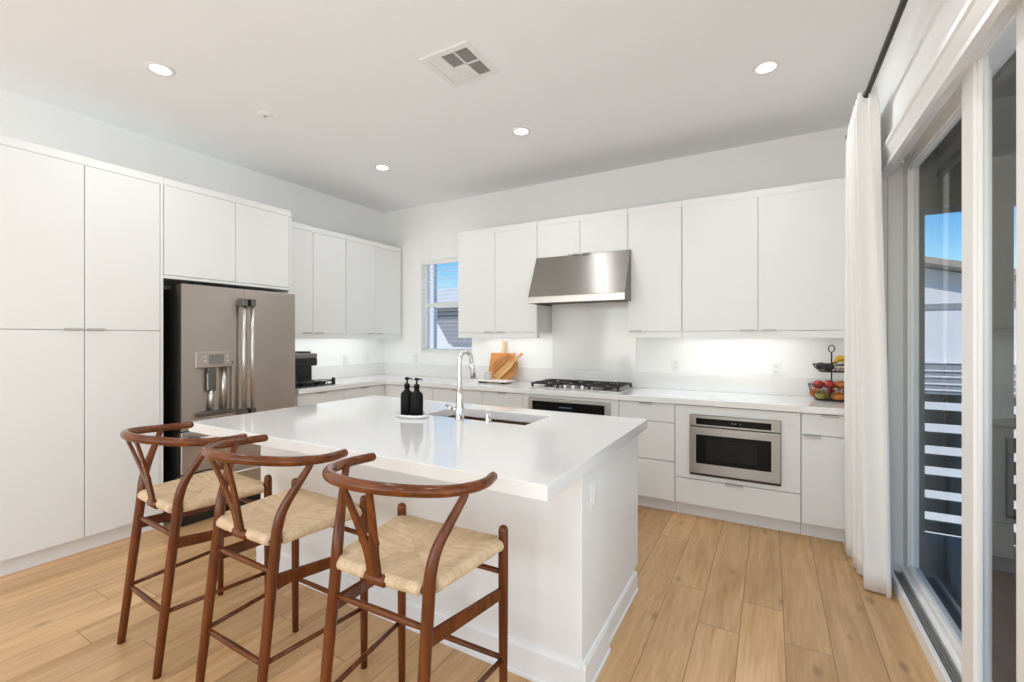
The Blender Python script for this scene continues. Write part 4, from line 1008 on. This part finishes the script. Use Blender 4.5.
# ------------------------------------------------------------------ outside
g_ = MB().box(-30, 40, 4.6, 60, -3.2, -3.0).box(2.75, 40, -20, 4.6, -3.2, -3.0)
o = struct('exterior_ground', g_, M_GROUND)
struct('balcony_floor', MB().box(.72, 2.7, -3.6, 4.35, -.25, -.03), M_DECK)
struct('balcony_ceiling', MB().box(.72, 2.75, -3.6, 4.35, 2.62, 2.80), M_PIER)
bm_ = MB().box(.74, 2.72, 4.10, 4.32, 2.265, 2.62).box(2.55, 2.72, -3.6, 4.1, 2.265, 2.62)
struct('balcony_beam', bm_, M_PIER)
pr = MB().box(.722, .922, 4.10, 4.32, -.03, 2.265); struct('balcony_pillar', pr, M_PIER)
struct('balcony_pillar', MB().box(1.172, 1.353, 4.10, 4.32, -.03, 2.265), M_PIER)
struct('balcony_pillar', MB().box(2.55, 2.72, 4.10, 4.32, -.03, 2.265), M_PIER)
def railing(lab, along, a0, a1, c_):
    r = thing('balcony_railing', lab, 'railing', ((a0 + a1) / 2 if along == 'x' else c_, c_ if along == 'x' else (a0 + a1) / 2, 0))
    tops = [.99, .88, .725, .57, .425, .26, .108]; bots = [.935, .785, .63, .485, .32, .168, .03]
    m = MB()
    for z1, z0 in zip(tops, bots):
        if along == 'x': m.bbox(a0, a1, c_ - .012, c_ + .012, z0, z1, .003)
        else: m.bbox(c_ - .012, c_ + .012, a0, a1, z0, z1, .003)
    m.build('board', M_FENCE, r)
    n_ = max(1, int((a1 - a0) / 1.2))
    for k in range(n_ + 1):
        p_ = a0 + .02 + (a1 - a0 - .04) * k / n_
        if along == 'x': MB().bbox(p_ - .02, p_ + .02, c_ + .012, c_ + .05, -.03, 1.0, .003).build('post', M_FENCE, r)
        else: MB().bbox(c_ + .012, c_ + .05, p_ - .02, p_ + .02, -.03, 1.0, .003).build('post', M_FENCE, r)
railing('dark horizontal board balcony railing seen through the sliding door', 'x', .88, 1.2, 4.2)
railing('dark horizontal board balcony railing just past the pillar', 'x', 1.32, 2.58, 4.2)
railing('dark board railing along the outer side of the balcony', 'y', -3.5, 4.1, 2.63)

# neighbour across from the balcony
nb = thing('neighbor_house', 'white stucco neighbouring house with tan eaves beyond the balcony', 'house', (5, 12, -3))
MB().prism([(.8, -3), (8, -3), (8, 1.36), (.8, 3.30)], 'y', 12, 18).build('wall', M_STUCCO, nb)
MB().prism([(.4, 3.435), (8.4, 1.275), (8.4, 1.395), (.4, 3.555)], 'y', 11.55, 18.4).build('roof', M_ROOF, nb)
MB().box(.8, 5.4, 11.97, 12.0, 1.95, 2.06).build('ledge', M_STUCCOG, nb)
gv = MB().box(.8, 8, 11.93, 12.0, .27, .90); gs = gv.build('garage_panel', M_STUCCOG, nb)
m = MB()
for z in (.34, .46, .60, .72, .88): m.bbox(.8, 8, 11.90, 11.95, z, z + .03, .004)
m.build('white_slat', M_STUCCO, nb)
# neighbours behind the kitchen window
n2 = thing('neighbor_house', 'white neighbouring house with grey eave shade and pale tiled roof outside the kitchen window', 'house', (-11, 14, -3))
MB().box(-14, -4.5, 12.3, 20, -3, 2.40).build('wall', M_STUCCO, n2)
MB().prism([(11.9, 2.38), (11.9, 2.56), (14.5, 3.36), (20.5, 2.2), (20.5, 2.0)], 'x', -14.2, -4.3).build('roof', M_TILE, n2)
MB().prism([(-10.05, 2.30), (-4.6, 2.30), (-4.6, 1.19), (-9.39, 1.19), (-9.91, 1.96), (-10.05, 1.96)], 'y', 12.2, 12.3).build('eave_shade', M_STUCCOG, n2)  # grey slab on the wall, painting the shade under the eave
n3 = thing('neighbor_wall', 'bright white stucco side wall close outside the kitchen window', 'wall', (-7.7, 8.3, -3))
MB().bbox(-9.0, -6.57, 8.0, 8.12, -3, 5.6, .02).build('stucco', M_STUCCO, n3)
